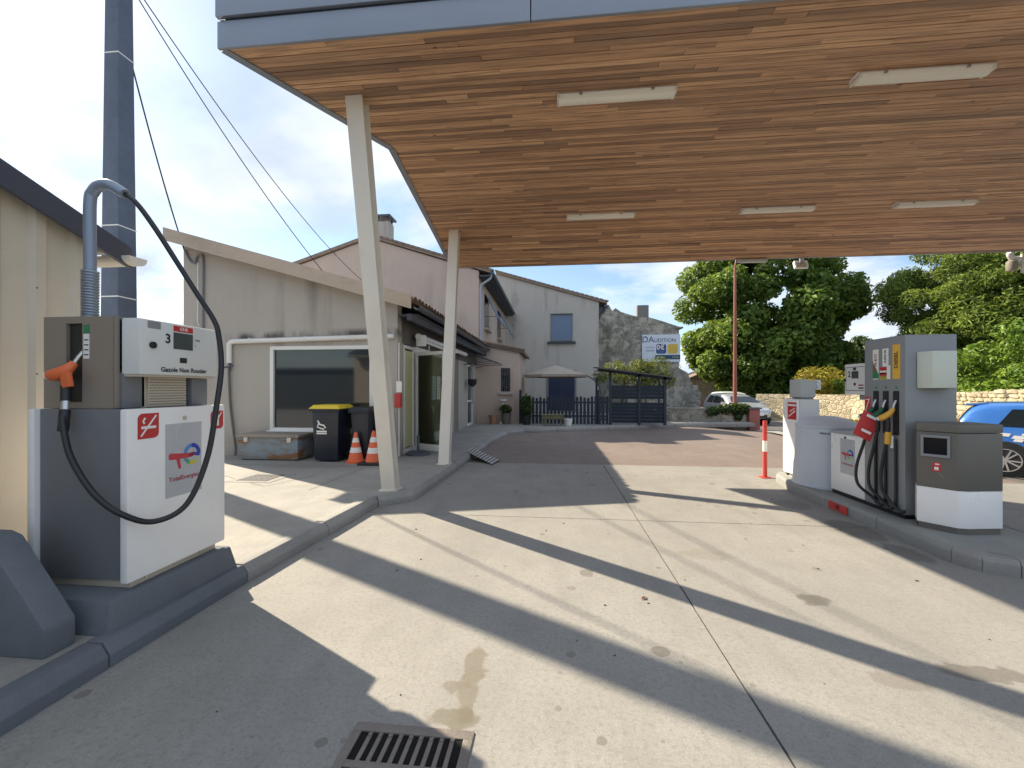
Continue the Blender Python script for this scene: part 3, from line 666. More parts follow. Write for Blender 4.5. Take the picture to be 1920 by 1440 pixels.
# mast, spring, swan neck and hose
MB().lathe((-3.135, 2.52), [(.075, 1.936), (.075, 1.955), (.055, 1.975)], 16).build('mast_foot', GALV, lp, smooth=True)
sp = []
for k in range(17): z = 1.975+k*.019; sp += [(.042, z), (.048, z+.006), (.048, z+.012), (.042, z+.018)]
MB().lathe((-3.135, 2.52), sp, 16).build('spring', M('spring steel', (.30, .34, .40), .35, metal=.7), lp, smooth=True)
MB().tube([(-3.135, 2.52, 2.3)]+smoothpath([(-3.135, 2.52, 2.4), (-3.135, 2.52, 2.76), (-3.11, 2.52, 2.835), (-3.06, 2.52, 2.875), (-2.99, 2.525, 2.875), (-2.88, 2.53, 2.81)], 7), .034, 14).build('mast', GALV, lp, smooth=True)
hose = smoothpath([(-2.90, 2.53, 2.825), (-2.80, 2.535, 2.745), (-2.68, 2.55, 2.58), (-2.53, 2.57, 2.34), (-2.41, 2.60, 2.13), (-2.32, 2.63, 1.965), (-2.275, 2.62, 1.85), (-2.24, 2.60, 1.64), (-2.23, 2.55, 1.39), (-2.255, 2.5, 1.04), (-2.304, 2.4, .77), (-2.39, 2.27, .70), (-2.464, 2.15, .774), (-2.60, 2.11, .90), (-2.76, 2.12, 1.10), (-2.85, 2.15, 1.28), (-2.875, 2.17, 1.34)], 8)
MB().tube(hose, .0165, 12).build('hose', RUB, lp, smooth=True)
MB().tube([(-2.865, 2.16, 1.25), (-2.885, 2.185, 1.37)], .026, 12).build('hose_sleeve', RUB, lp, smooth=True)
nz = MB().tube([(-2.884, 2.185, 1.375), (-2.888, 2.19, 1.425)], .020, 12).build('nozzle_swivel', STEEL, lp, smooth=True)
MB().tube(smoothpath([(-2.888, 2.19, 1.425), (-2.90, 2.20, 1.50), (-2.905, 2.205, 1.55)], 4), [.024]*8+[.028], 12).build('nozzle_grip', RUB, lp, smooth=True)
MB().tube(smoothpath([(-2.99, 2.185, 1.575), (-2.945, 2.195, 1.585), (-2.905, 2.21, 1.61), (-2.885, 2.235, 1.655)], 4), [.030, .034, .036, .038, .038, .038, .037, .036, .034, .03, .027, .024, .021], 14).build('nozzle_body', ORANGE, lp, smooth=True)
MB().tube([(-2.992, 2.185, 1.575), (-3.0, 2.184, 1.574)], .026, 14).build('nozzle_cap', WHITES, lp, smooth=True)
MB().tube(smoothpath([(-2.886, 2.235, 1.655), (-2.872, 2.25, 1.695), (-2.862, 2.265, 1.725)], 4), .012, 10).build('nozzle_spout', STEEL, lp, smooth=True)
MB().obox((-2.88, 2.19, 1.55), (.008, 0, -.045), (0, .012, 0), (.03, 0, .006)).build('nozzle_guard', ORANGE, lp, .006)

gb = thing('guard_block', 'slate grey painted concrete guard block with a sloping face beside the kerb', 'guard block', (-3.0, 1.92, .12))
MB().ext([(-3.5, .118), (-2.575, .118), (-2.575, .27), (-2.90, .70), (-2.97, .725), (-3.5, .725)], 'y', 1.855, 2.005).build('block', KERBP, gb, .02)

# ------------------------------------------------------------------ shed on the left
sh = thing('shed', 'cream corrugated metal shed with a dark sloping fascia beside the pump', 'shed', (-5, .5, .12))
ROOFZ = lambda y: 2.66+(2.9-y)*.36
def corr(x, y0, y1, z0, ztop, parent, mat):
    m = MB(); prof = []; y = y0
    while y < y1:
        for dy_, dx_ in ((0, 0), (.10, 0), (.125, .032), (.185, .032), (.21, 0)):
            if y+dy_ <= y1: prof.append((x+dx_, y+dy_))
        y += .25
    prof.append((x, y1)); n = len(prof)
    m.add([(p[0], p[1], z0) for p in prof]+[(p[0], p[1], ztop(p[1])) for p in prof], [(i, i+1, n+i+1, n+i) for i in range(n-1)])
    return m.build('wall_sheet', mat, parent)
for k in range(5): corr(-3.62, -1.9+k*.955, -1.9+(k+1)*.955-.004, .122, lambda y: ROOFZ(y)-.02, sh, SHED)
MB().add([(-3.66, -1.9, .122), (-6.6, -1.9, .122), (-6.6, 2.86, .122), (-3.66, 2.86, .122), (-3.66, -1.9, ROOFZ(-1.9)-.03), (-6.6, -1.9, ROOFZ(-1.9)-.03), (-6.6, 2.86, ROOFZ(2.86)-.03), (-3.66, 2.86, ROOFZ(2.86)-.03)],
         [(0,1,5,4), (1,2,6,5), (2,3,7,6), (3,0,4,7)]).build('inner_wall', SHED, sh)
MB().add([(x, y, ROOFZ(y)+d) for d in (.0, .05) for (x, y) in ((-6.7, -2.0), (-3.5, -2.0), (-3.5, 3.07), (-6.7, 3.07))], [(3,2,1,0), (4,5,6,7), (0,1,5,4), (1,2,6,5), (2,3,7,6), (3,0,4,7)]).build('roof', SHEDF, sh)
MB().add([(x, y, ROOFZ(y)+d) for d in (-.10, .068) for (x, y) in ((-3.5, -2.0), (-3.47, -2.0), (-3.47, 3.10), (-3.5, 3.10))], [(3,2,1,0), (4,5,6,7), (0,1,5,4), (1,2,6,5), (2,3,7,6), (3,0,4,7)]).build('fascia', SHEDF, sh)
gp = [(3.09+.075*math.sin(R(a)), 2.565-.06*math.cos(R(a))) for a in range(-90, 91, 20)]
MB().ext([(3.015, 2.57)]+gp+[(3.17, 2.575)], 'x', -6.7, -3.40).build('gutter', POSTW, sh)
for z in (.9, 1.6, 2.2):
    for y in (2.05, 2.3, 2.55): MB().tube([(-3.6, y, z), (-3.585, y, z)], .006, 6).build('screw', ZINC, sh)

# ------------------------------------------------------------------ utility pole and its wires
up = thing('utility_pole', 'tall grey concrete utility pole standing behind the shed', 'utility pole', (-7.75, 6.7, .12))
MB().add([(-7.75+a*r, 6.7+b*r, z) for (r, z) in ((.19, .12), (.125, 9.3)) for (a, b) in ((-1,-1),(1,-1),(1,1),(-1,1))], [(3,2,1,0), (4,5,6,7), (0,1,5,4), (1,2,6,5), (2,3,7,6), (3,0,4,7)]).build('shaft', POLEC, up, .012)
for z in (3.1, 4.35, 7.4): 
    r = .19-.065*(z-.12)/9.18+.004; box('strap', WHITES, up, -7.75-r, -7.75+r, 6.7-r, 6.7+r, z, z+.02)
box('crossarm', ZINC, up, -7.95, -7.55, 6.54, 6.575, 8.75, 8.83)
def wire(name, label, a, b, sag, r=.011):
    a, b = Vector(a), Vector(b); pts = []
    for k in range(25):
        t = k/24; p = a.lerp(b, t); p.z -= sag*4*t*(1-t); pts.append(p)
    o = MB().tube([p-a for p in pts], r, 6).build(name, RUB, None, smooth=True); o.location = a; return props(o, label, 'cable', 'overhead wires from the utility pole')
wire('overhead_cable', 'overhead wire running from the concrete pole to the shop roof', (-7.62, 6.75, 8.8), (-6.35, 12.4, 4.17), .35)
wire('overhead_cable', 'overhead wire running from the concrete pole to the pink house gable', (-7.58, 6.75, 8.85), (-8.15, 16.95, 6.1), .45)
wire('overhead_cable', 'overhead wire dropping from the concrete pole to the shop gable corner', (-7.72, 6.85, 7.6), (-7.70, 7.96, 4.40), .12, .013)

# ------------------------------------------------------------------ shop
GY = 8.0
shop = thing('shop_building', 'beige rendered shop building with a single pitched tiled roof and glazed front', 'building', (-5.4, 12.4, .12))
SLZ = lambda x: 3.04+(-2.70-x)*.288        # underside of roof along the slope
# gable wall with a window opening (x -5.72..-3.42, z .64...2.3)
m = MB(); WX0, WX1, WZ0, WZ1 = -5.80, -3.60, .62, 2.36
def gpoly(x0, x1, z0, z1=None):
    a = SLZ(x0) if z1 is None else z1; b = SLZ(x1) if z1 is None else z1
    m.add([(x0, GY, z0), (x1, GY, z0), (x1, GY, b), (x0, GY, a), (x0, GY+.22, z0), (x1, GY+.22, z0), (x1, GY+.22, b), (x0, GY+.22, a)], [(0,1,2,3), (5,4,7,6), (0,4,5,1), (2,6,7,3), (0,3,7,4), (1,5,6,2)])
gpoly(-7.75, WX0, .1); gpoly(WX1, -3.1, .1); gpoly(WX0, WX1, .1, WZ0); gpoly(WX0, WX1, WZ1)
gw = m.build('gable_wall', STUC, shop)
box('side_wall', STUC, shop, -7.75, -7.55, GY+.22, 16.9, .1, SLZ(-7.6))
wf = bpy.data.objects.new('window', None); C.objects.link(wf); wf.parent = shop
m = MB(); f = .075
m.box(WX0, WX0+f, GY-.02, GY+.1, WZ0, WZ1); m.box(WX1-f, WX1, GY-.02, GY+.1, WZ0, WZ1); m.box(WX0+f, WX1-f, GY-.02, GY+.1, WZ1-f, WZ1); m.box(WX0+f, WX1-f, GY-.02, GY+.1, WZ0, WZ0+f)
m.build('frame', WINW, wf, .004); MB().box(WX0+f, WX1-f, GY+.03, GY+.045, WZ0+f, WZ1-f).build('pane', GLASSD, wf)
box('sill', WINW, wf, WX0-.04, WX1+.04, GY-.07, GY-.021, WZ0-.04, WZ0+.02, .004)
# barge board and roof
vs = []
for y in (GY-.36, GY-.33):
    for x in (-7.86, -2.70):
        z = SLZ(x); vs += [(x, y, z-.03), (x, y, z+.23)]
MB().add(vs, [(0,2,3,1), (4,5,7,6), (0,1,5,4), (2,6,7,3), (0,4,6,2), (1,3,7,5)]).build('barge_board', BARGE, shop)
vs = []
for y in (GY-.325, 17.15):
    for x in (-7.86, -2.72): vs += [(x, y, SLZ(x)+.13), (x, y, SLZ(x)+.17)]
MB().add(vs, [(0,2,3,1), (4,5,7,6), (0,1,5,4), (2,6,7,3), (0,4,6,2), (1,3,7,5)]).build('roof', TILE, shop)
vs = []
for y in (GY-.325, GY-.001):
    for x in (-7.86, -3.1): vs += [(x, y, SLZ(x)+.005), (x, y, SLZ(x)+.02)]
MB().add(vs, [(0,2,3,1), (4,5,7,6), (0,1,5,4), (2,6,7,3), (0,4,6,2), (1,3,7,5)]).build('verge_soffit', BARGE, shop)
m = MB(); n = 7; sec = [(.105*math.cos(R(a)), .075*math.sin(R(a))) for a in np.linspace(0, 180, n)]
vs = []
for (x, dz) in ((0, 0), (-.5, .144)):
    for k, (a, b) in enumerate(sec): vs.append((x, a, b+dz))
    for k, (a, b) in enumerate(sec): vs.append((x, a*.84, b*.78+dz))
fs = [(k, k+1, 2*n+k+1, 2*n+k) for k in range(n-1)]+[(n+k, 3*n+k, 3*n+k+1, n+k+1) for k in range(n-1)]+[(k, n+k, n+k+1, k+1) for k in range(n-1)]
m.add(vs, fs); tl = m.build('tile', TILE, shop, local=True)
for k in range(45):
    o = tl if k == 0 else inst(tl, shop)
    o.location = Vector((-2.63+random.uniform(-.012, .012), GY-.25+k*.212, SLZ(-2.63)+.165+random.uniform(-.006, .006)))-shop.location
gut = [(-2.60+.07*math.cos(R(a)), 3.06+.07*math.sin(R(a))) for a in range(180, 361, 20)]
MB().ext([(-2.67, 3.065)]+gut+[(-2.53, 3.065), (-2.545, 3.065)]+[(-2.60+.058*math.cos(R(a)), 3.06+.058*math.sin(R(a))) for a in range(350, 179, -20)], 'y', GY-.32, 17.1).build('gutter', ZINC, shop)
box('eave_soffit', SOFF, shop, -3.09, -2.69, GY+.0, 17.0, 2.93, 2.97); box('eave_beam', SOFF, shop, -2.80, -2.705, GY-.30, 17.0, 2.80, 2.925)
box('fascia_band', M('dark shop band', (.12, .11, .105), .7), shop, -3.3, -3.101, GY+.005, 16.9, 2.42, 2.925)
# glazed shop front, x = -3.1
XW = -3.1
def front(y0, y1, z0=.12, z1=2.42, mat=STUC, name='pier'): return box(name, mat, shop, XW-.2, XW, y0, y1, z0, z1)
box('corner_pier', STUC, shop, XW-.2, XW+.003, GY+.222, 8.32, .1, 2.42)
def glazed(y0, y1, z0, z1, pane, name='shop_window', mull=None, x=XW):
    e = bpy.data.objects.new(name, None); C.objects.link(e); e.parent = shop; f = .06; m = MB()
    m.box(x-.06, x+.01, y0, y0+f, z0, z1); m.box(x-.06, x+.01, y1-f, y1, z0, z1); m.box(x-.06, x+.01, y0+f, y1-f, z1-f, z1); m.box(x-.06, x+.01, y0+f, y1-f, z0, z0+f*1.6)
    if mull: m.box(x-.05, x+.005, y0+f, y1-f, mull, mull+f)
    m.build('frame', WINW, e, .004); MB().box(x-.035, x-.028, y0+f, y1-f, z0+f, z1-f).build('pane', pane, e); return e
e_ = glazed(8.33, 8.98, .13, 2.40, PANEY, 'side_light'); box('pane_light_film', M('yellow green pane light', (.62, .60, .33), .4), e_, XW-.026, XW-.022, 8.4, 8.92, .25, 2.3)  # added film, coloured pale to stand in for light through the yellowish glass
dl = bpy.data.objects.new('door', None); C.objects.link(dl); dl.parent = shop     # opened leaf
def leaf(hx, hy, ang, w_, z0, z1):
    d = Vector((math.cos(ang), math.sin(ang), 0)); nn = Vector((-d.y, d.x, 0))*.022; up_ = Vector((0, 0, 1)); b = Vector((hx, hy, 0)); m = MB()
    def bar(a0, a1, c0, c1): m.obox(b+d*(a0+a1)/2+up_*(c0+c1)/2, d*(a1-a0)/2, nn, up_*(c1-c0)/2)
    bar(0, .075, z0, z1); bar(w_-.075, w_, z0, z1); bar(.075, w_-.075, z1-.075, z1); bar(.075, w_-.075, z0, z0+.14)
    m.build('frame', WINW, dl, .004)
    MB().obox(b+d*w_/2+up_*((z0+z1)/2+.03), d*(w_/2-.075), nn*.15, up_*((z1-z0)/2-.108)).build('pane', PANE, dl)
    MB().tube([b+d*(w_-.04)+nn*1.2+up_*1.0, b+d*(w_-.04)+nn*2.6+up_*1.05, b+d*(w_-.04)+nn*2.6+up_*1.35, b+d*(w_-.04)+nn*1.2+up_*1.4], .012, 8).build('handle', STEEL, dl, smooth=True)
leaf(XW+.02, 9.03, R(-25), .85, .14, 2.30)
box('lintel', WINW, shop, XW-.08, XW+.05, 8.99, 10.12, 2.30, 2.42, .004); box('threshold', WINW, shop, XW-.1, XW+.05, 9.0, 10.1, .12, .16)
wA = glazed(10.12, 12.1, .25, 2.40, GLASSD); box('low_wall', WINW, shop, XW-.1, XW, 10.12, 12.1, .12, .25)
Pn = Plane2((XW-.02, 10.3, 1.2), (0, 1, 0), (0, 0, 1))
for k, a in enumerate((.05, .50)):
    Pn.rect('paper_notice', WHITES if k else M('blue paper', (.45, .55, .66), .6), wA, a, a+.36, 0, .62, .012)
    for j in range(6): Pn.rect('notice_line', M('print grey', (.35, .37, .40), .7), wA, a+.04, a+.32, .08+j*.08, .095+j*.08, .014)
front(12.1, 12.7); front(12.7, 13.3, mat=M('brown shutter', (.22, .19, .165), .7), name='shutter_panel'); front(13.3, 14.6); wB = glazed(14.6, 15.6, .13, 2.35, GLASSD, 'shop_door', 1.0); front(15.6, 16.9)
# dim interior so that the open doorway has depth
box('interior_back', M('shop interior', (.16, .15, .13), .8), shop, -6.6, -6.5, GY+.25, 16.8, .1, 2.9); box('interior_floor', M('shop floor', (.2, .19, .17), .5), shop, -6.5, XW-.05, GY+.25, 16.8, .10, .118)
box('counter', BROWN, shop, -4.9, -4.3, 9.0, 11.4, .118, 1.1)
# awning brackets and retracted awning over the door
aw = thing('retracted_awning', 'rolled awning cassette with folding arms above the shop door', 'awning', (-2.9, 10.4, 2.6))
MB().tube([(-2.93, 8.75, 2.62), (-2.93, 13.6, 2.62)], .065, 12).build('cassette', WINW, aw, smooth=True); box('arm_bracket', WINW, aw, -3.0, -2.80, 8.82, 8.92, 2.42, 2.66, .01)
MB().tube([(-2.84, 8.87, 2.52), (-2.74, 10.8, 2.46)], .028, 8).build('folding_arm', WINW, aw, smooth=True); MB().tube([(-2.80, 11.9, 2.55), (-2.72, 10.9, 2.46)], .028, 8).build('folding_arm', WINW, aw, smooth=True)
MB().tube(smoothpath([(-2.78, 9.05, 2.45), (-2.78, 9.05, 1.3), (-2.76, 9.06, 1.15), (-2.70, 9.08, 1.08), (-2.69, 9.08, .95)], 5), .009, 8).build('crank_handle', WINW, aw, smooth=True)
ca = thing('clear_awning', 'small clear sheet awning on curved dark brackets past the shop door', 'awning', (-2.7, 14.9, 2.4))
MB().add([(-3.05, 14.0, 2.78), (-3.05, 16.1, 2.78), (-2.0, 16.1, 2.42), (-2.0, 14.0, 2.42)], [(0,1,2,3)]).build('sheet', AWN, ca)
for y in (14.0, 15.05, 16.1):
    MB().tube(smoothpath([(-3.08, y, 2.3), (-2.7, y, 2.38), (-2.0, y, 2.41)], 5), .014, 8).build('bracket', ZINC, ca, smooth=True); MB().tube([(-3.08, y, 2.76), (-2.0, y, 2.41)], .012, 8).build('rib', ZINC, ca)
# things fixed on the gable
dp = thing('drain_pipe', 'white plastic pipe running along the shop gable above the window', 'pipe', (-5, GY-.06, 2.4))
MB().tube([(-6.66, GY-.06, 2.02)]+smoothpath([(-6.66, GY-.06, 2.25), (-6.66, GY-.06, 2.38), (-6.64, GY-.06, 2.43), (-6.58, GY-.06, 2.46), (-6.4, GY-.06, 2.465)], 4)+[(-3.15, GY-.06, 2.53)], .05, 12).build('pipe', PVC, dp, smooth=True)
for x in (-6.2, -5.0, -4.0): MB().tube([(x-.02, GY-.06, 2.47+.016*(x+6.4)), (x+.02, GY-.06, 2.47+.016*(x+6.4))], .058, 12).build('clip', PVC, dp, smooth=True)
tp = thing('tap_hose', 'dark tap and hanging hose on the shop gable under the white pipe', 'hose', (-6.65, GY-.06, 1.9))
MB().tube([(-6.66, GY-.05, 2.02), (-6.66, GY-.06, 1.86)], .03, 8).build('valve', ZINC, tp, smooth=True); MB().tube([(-6.74, GY-.09, 1.93), (-6.56, GY-.09, 1.96)], .02, 8).build('lever', ZINC, tp)
MB().tube(smoothpath([(-6.67, GY-.06, 1.86), (-6.65, GY-.05, 1.2), (-6.58, GY-.06, .7), (-6.50, GY-.09, .3), (-6.46, GY-.15, .145)], 6), .024, 8).build('hose', M('grey hose', (.12, .12, .12), .6), tp, smooth=True)
cb = thing('gable_cable', 'dark cable running down the shop gable from its upper corner', 'cable', (-7.4, GY-.03, 3))
MB().tube(smoothpath([(-7.70, GY-.03, 4.40), (-7.58, GY-.03, 4.18), (-7.46, GY-.03, 4.12), (-7.42, GY-.03, 4.24), (-7.34, GY-.03, 4.28), (-7.28, GY-.03, 4.15), (-7.28, GY-.03, 3.2), (-7.28, GY-.03, 2.3)], 6), .022, 8).build('cable', M('grey cable', (.17, .19, .22), .6), cb, smooth=True)
MB().tube([(-7.39, GY-.03, 4.12), (-7.40, GY-.03, 2.9), (-7.37, GY-.03, 2.8)], .010, 6).build('thin_cable', PVC, cb)
eb = thing('red_switch_box', 'red emergency cut-off box with a white notice on the shop corner', 'switch box', (-3.04, 8.02, 1.3))
box('box', RED, eb, -3.12, -3.0, GY-.12, GY-.006, 1.12, 1.40, .01); box('notice', WHITES, eb, -3.115, -3.005, GY-.03, GY-.012, 1.42, 1.64); MB().tube([(-3.06, GY-.03, .15), (-3.06, GY-.03, 1.12)], .012, 8).build('conduit', PVC, eb); MB().tube([(-3.06, GY-.03, 1.64), (-3.06, GY-.03, 2.4)], .012, 8).build('conduit', PVC, eb)
gm = thing('meter_cabinet', 'grey meter cabinet at the foot of the shop corner', 'cabinet', (-3.33, 7.93, .12)); box('body', M('cabinet grey', (.23, .23, .225), .6), gm, -3.42, -3.20, GY-.16, GY-.006, .45, 1.05, .01); box('door', M('cabinet lid', (.30, .30, .29), .6), gm, -3.40, -3.22, GY-.172, GY-.161, .48, 1.02, .005); box('stand', WINW, gm, -3.38, -3.24, GY-.14, GY-.03, .122, .45)

# ------------------------------------------------------------------ things along the shop
def bin_(name, label, x0, x1, y0, y1, z1, lidmat, logo_):
    cx, cy = (x0+x1)/2, (y0+y1)/2; t = thing(name, label, 'bin', (cx, cy, .122)); bm_ = M('bin plastic', (.012, .017, .032), .38, var=.15); i = .04
    MB().prism([(x0+i, y0+i), (x1-i, y0+i), (x1-i, y1-i), (x0+i, y1-i)], .15, z1-.10, [(x0, y0), (x1, y0), (x1, y1), (x0, y1)]).build('body', bm_, t, .03)
    box('rim', bm_, t, x0-.035, x1+.035, y0-.035, y1+.035, z1-.13, z1-.085, .015)
    MB().prism([(x0-.045, y0-.05), (x1+.045, y0-.05), (x1+.045, y1+.05), (x0-.045, y1+.05)], z1-.084, z1-.01, [(x0+.02, y0+.02), (x1-.02, y0+.02), (x1-.02, y1-.02), (x0+.02, y1-.02)]).build('lid', lidmat, t, .02)
    MB().tube([(x0+.05, y1+.07, z1-.12), (x1-.05, y1+.07, z1-.12)], .016, 8).build('handle', bm_, t, smooth=True)
    for x in (x0-.005, x1-.045): MB().tube([(x, y1-.06, .222), (x+.05, y1-.06, .222)], .10, 20).build('wheel', RUB, t, smooth=True)
    if logo_:
        P = Plane2((cx-.12, y0+.013, .70), (1, 0, 0), (0, -.07, 1))
        P.ribbon('logo_figure', WHITES, t, [(-.02, .20), (.02, .13), (.10, .11), (.13, .06)], .03, .004); P.ribbon('logo_figure', WHITES, t, [(.0, .15), (-.03, .08), (.05, .05), (.1, .04)], .025, .004)
        P.rect('logo_text', WHITES, t, -.05, .15, -.02, .012, .004); P.rect('logo_text', WHITES, t, -.05, .15, -.055, -.03, .004)
    return t
bin_('wheelie_bin', 'black wheelie bin with a yellow lid before the shop window', -4.50, -3.97, 7.33, 7.86, 1.20, M('yellow lid plastic', (.72, .55, .03), .4, var=.05), True)
bin_('wheelie_bin', 'black wheelie bin with a black lid against the shop wall', -3.83, -3.47, 7.50, 7.90, 1.16, DARK, False)
ch = thing('metal_chest', 'rusty blue grey metal chest under the shop window', 'chest', (-5.45, 7.7, .122))
RUST = M('rusty blue paint', (.20, .25, .28), .7, var=.25, scale=5)
_t = RUST.node_tree; _b = _t.nodes['Principled BSDF']; _s = _b.inputs['Base Color'].links[0].from_socket
_t.links.new(mixc(_t, ramp(_t, noise(_t, 2.4, 7, .65, stretch=(.6, 1, 2.2)), .47, .60), _s, (.20, .095, .04)), _b.inputs['Base Color'])
box('body', RUST, ch, -6.05, -4.83, 7.42, 7.95, .15, .56, .008); box('lid', M('lid weathered', (.28, .25, .21), .7, dirt=.6), ch, -6.08, -4.80, 7.39, 7.97, .562, .62, .01); box('skid', ZINC, ch, -6.0, -4.9, 7.46, 7.9, .122, .15)
for x in (-5.88, -5.0): box('hasp', STEEL, ch, x-.04, x+.04, 7.405, 7.419, .47, .575, .003)
ORC = M('cone orange', (.75, .14, .05), .5, var=.08); WHC = M('cone white band', (.78, .77, .75), .5, dirt=.2)
def cone(label, x, y, h, base, zb=.122):
    t = thing('traffic_cone', label, 'traffic cone', (x, y, zb), group='traffic cones by the bins'); r0, r1 = h*.25, h*.045
    if base: box('base', RUB, t, x-h*.36, x+h*.36, y-h*.36, y+h*.36, zb, zb+.05, .01); z0 = zb+.045
    else: MB().lathe((x, y), [(h*.30, zb), (h*.31, zb+.03), (r0, zb+.05)], 20).build('base', ORC, t, smooth=True); z0 = zb+.045
    H = h-.045; rr = lambda k: r0+(r1-r0)*k
    for (a, b, mt, nm) in ((0, .28, ORC, 'body_ring'), (.28, .46, WHC, 'white_band'), (.46, .64, ORC, 'body_ring'), (.64, .80, WHC, 'white_band'), (.80, 1, ORC, 'tip')):
        MB().lathe((x, y), [(rr(a), z0+H*a), (rr(b), z0+H*b)], 20, cap=(nm == 'tip')).build(nm, mt, t, smooth=True)
cone('orange and white striped traffic cone with a round foot beside the bins', -3.68, 7.42, .56, False)
cone('orange traffic cone on a black square base behind the slanted post', -3.28, 7.30, .60, True)
bb = thing('barrier_board', 'red and white board standing behind the traffic cone', 'barrier board', (-3.42, 7.62, .122)); box('panel', WHITES, bb, -3.50, -3.36, 7.60, 7.63, .16, .52, .004); box('red_stripe', REDP, bb, -3.50, -3.36, 7.595, 7.599, .44, .51); box('foot', RUB, bb, -3.52, -3.34, 7.54, 7.68, .122, .16)
sf = thing('sign_foot', 'round dark sign foot with a short pole by the shop door', 'sign stand', (-2.82, 8.42, .122)); MB().lathe((-2.82, 8.42), [(.24, .122), (.24, .155), (.20, .185), (.05, .195)], 24).build('foot', ZINC, sf, smooth=True); MB().tube([(-2.82, 8.42, .19), (-2.82, 8.42, .52)], .03, 10).build('pole', ZINC, sf, smooth=True)
rp = thing('kerb_ramp', 'ribbed aluminium ramp leaning on the kerb before the shop', 'ramp', (-1.5, 8.7, 0))
A, B, Cc, D = Vector((-1.86, 8.72, .150)), Vector((-1.2, 8.02, .012)), Vector((-1.12, 8.52, .012)), Vector((-1.86, 9.3, .150))
MB().add([A, B, Cc, D, A-Vector((0,0,.012)), B-Vector((0,0,.010)), Cc-Vector((0,0,.010)), D-Vector((0,0,.012))], [(0,1,2,3), (7,6,5,4), (0,4,5,1), (1,5,6,2), (2,6,7,3), (3,7,4,0)]).build('plate', DARK, rp)
for k in range(10):
    a = A.lerp(B, (k+.12)/10); b = A.lerp(B, (k+.66)/10); c = D.lerp(Cc, (k+.66)/10); d = D.lerp(Cc, (k+.12)/10); u = Vector((0, 0, .008))
    MB().add([a+u*.1, b+u*.1, c+u*.1, d+u*.1, a+u, b+u, c+u, d+u], [(4,5,6,7), (0,1,5,4), (1,2,6,5), (2,3,7,6), (3,0,4,7)]).build('rib', ALU, rp)

# ------------------------------------------------------------------ pump island
isl = bpy.data.objects.new('pump_island', None); C.objects.link(isl); props(isl, kind='structure')
IP = [(3.42, 6.5), (3.40, 3.95), (3.47, 3.76), (3.66, 3.66), (3.95, 3.62), (4.25, 3.64), (4.48, 3.74), (4.58, 3.95), (4.60, 6.9), (4.45, 7.28), (3.70, 7.30), (3.55, 7.1)]
MB().prism([(p[0]+(.13 if p[0] < 4 else -.13), p[1]+(.12 if p[1] < 4 else (-.12 if p[1] > 7 else 0))) for p in IP], -.02, .128).build('island_top', ISL, isl)
kerb_run(IP+[IP[0]], isl, lambda p: random.choice((KERB, ISL, ISL)), h=.137, wd=.14, ch=.02, step=.75)
Pk = Plane2((3.404, 5.22, .015), (0, -1, 0), (0, 0, 1)); pm_ = Pk.rect('red_kerb_mark', REDP, isl, -.34, 0, 0, .095, .006)
text('kerb_number', '45', BLACKT, isl, Pk.p(-.17, .05, .009), Pk.u, Pk.v, .07, bold=True)

def nozzle(parent, x, y, z, mat, card=None):
    """nozzle hung in its boot on a face looking to -x"""
    MB().tube(smoothpath([(x-.115, y+.055, z-.03), (x-.075, y+.03, z-.005), (x-.035, y+.012, z+.035), (x-.01, y, z+.085)], 4), [.026, .03, .032, .033, .033, .032, .031, .03, .028, .026, .024, .022, .02], 12).build('nozzle_body', mat, parent, smooth=True)
    MB().tube(smoothpath([(x-.012, y, z+.08), (x-.004, y-.004, z+.13), (x+.01, y-.006, z+.17)], 4), .011, 8).build('nozzle_spout', STEEL, parent, smooth=True)
    MB().tube([(x-.118, y+.057, z-.032), (x-.126, y+.061, z-.036)], .022, 12).build('nozzle_cap', WHITES, parent, smooth=True)
    MB().tube(smoothpath([(x-.055, y+.02, z-.01), (x-.05, y+.018, z-.09), (x-.052, y+.02, z-.17)], 4), .022, 10).build('nozzle_grip', RUB, parent, smooth=True)
    if card:
        MB().obox((x-.145, y+.045, z-.12), (.075, -.02, -.045), (.004, .004, .001), (-.045, .02, -.135)).build('nozzle_card', RED, parent, .004)
        for k, dz in enumerate((-.02, -.18)):
            MB().obox((x-.118-.05*k, y+.01+.012*k, z+dz), (.040, -.012, -.024), (.004, .004, .001), (-.005, .002, -.012)).build('card_print', WHITES, parent)
def pump_sticker_col(P, parent, a, b, w_, h_, mat, body, tmat):
    P.rect('product_label', mat, parent, a, a+w_, b, b+h_); 
    if body: text('label_text', body, tmat, parent, P.p(a+w_/2, b+h_*.55, .004), P.v, -P.u, min(w_*.62, h_*.85/(len(body)*.62)), bold=True)

p2 = thing('multi_fuel_pump', 'grey pump column numbered 2 with green, red and yellow nozzles and a white cabinet', 'fuel pump', (3.9, 5.2, .13))
box('base_frame', DARK, p2, 3.66, 4.12, 4.76, 5.90, .128, .175)
box('hose_column', PGREYL, p2, 3.64, 4.13, 4.73, 5.30, .176, 2.06, .008)
box('cabinet', PGREYL, p2, 3.70, 4.16, 5.304, 5.93, .176, .905, .006)
box('cabinet_door', WHITEP, p2, 3.662, 3.699, 5.31, 5.94, .172, .915, .010); box('cabinet_top', M('cabinet top grey', (.33, .36, .39), .4), p2, 3.65, 4.17, 5.305, 5.95, .917, .945, .008)
MB().tube([(3.664, 5.66, .875), (3.655, 5.66, .875)], .014, 12).build('door_lock', DARK, p2)
P = Plane2((3.662, 5.94, .17), (0, -1, 0), (0, 0, 1)); P.rect('logo_decal', DECAL, p2, .19, .45, .25, .69); logo(P, p2, .32, .50, .20)
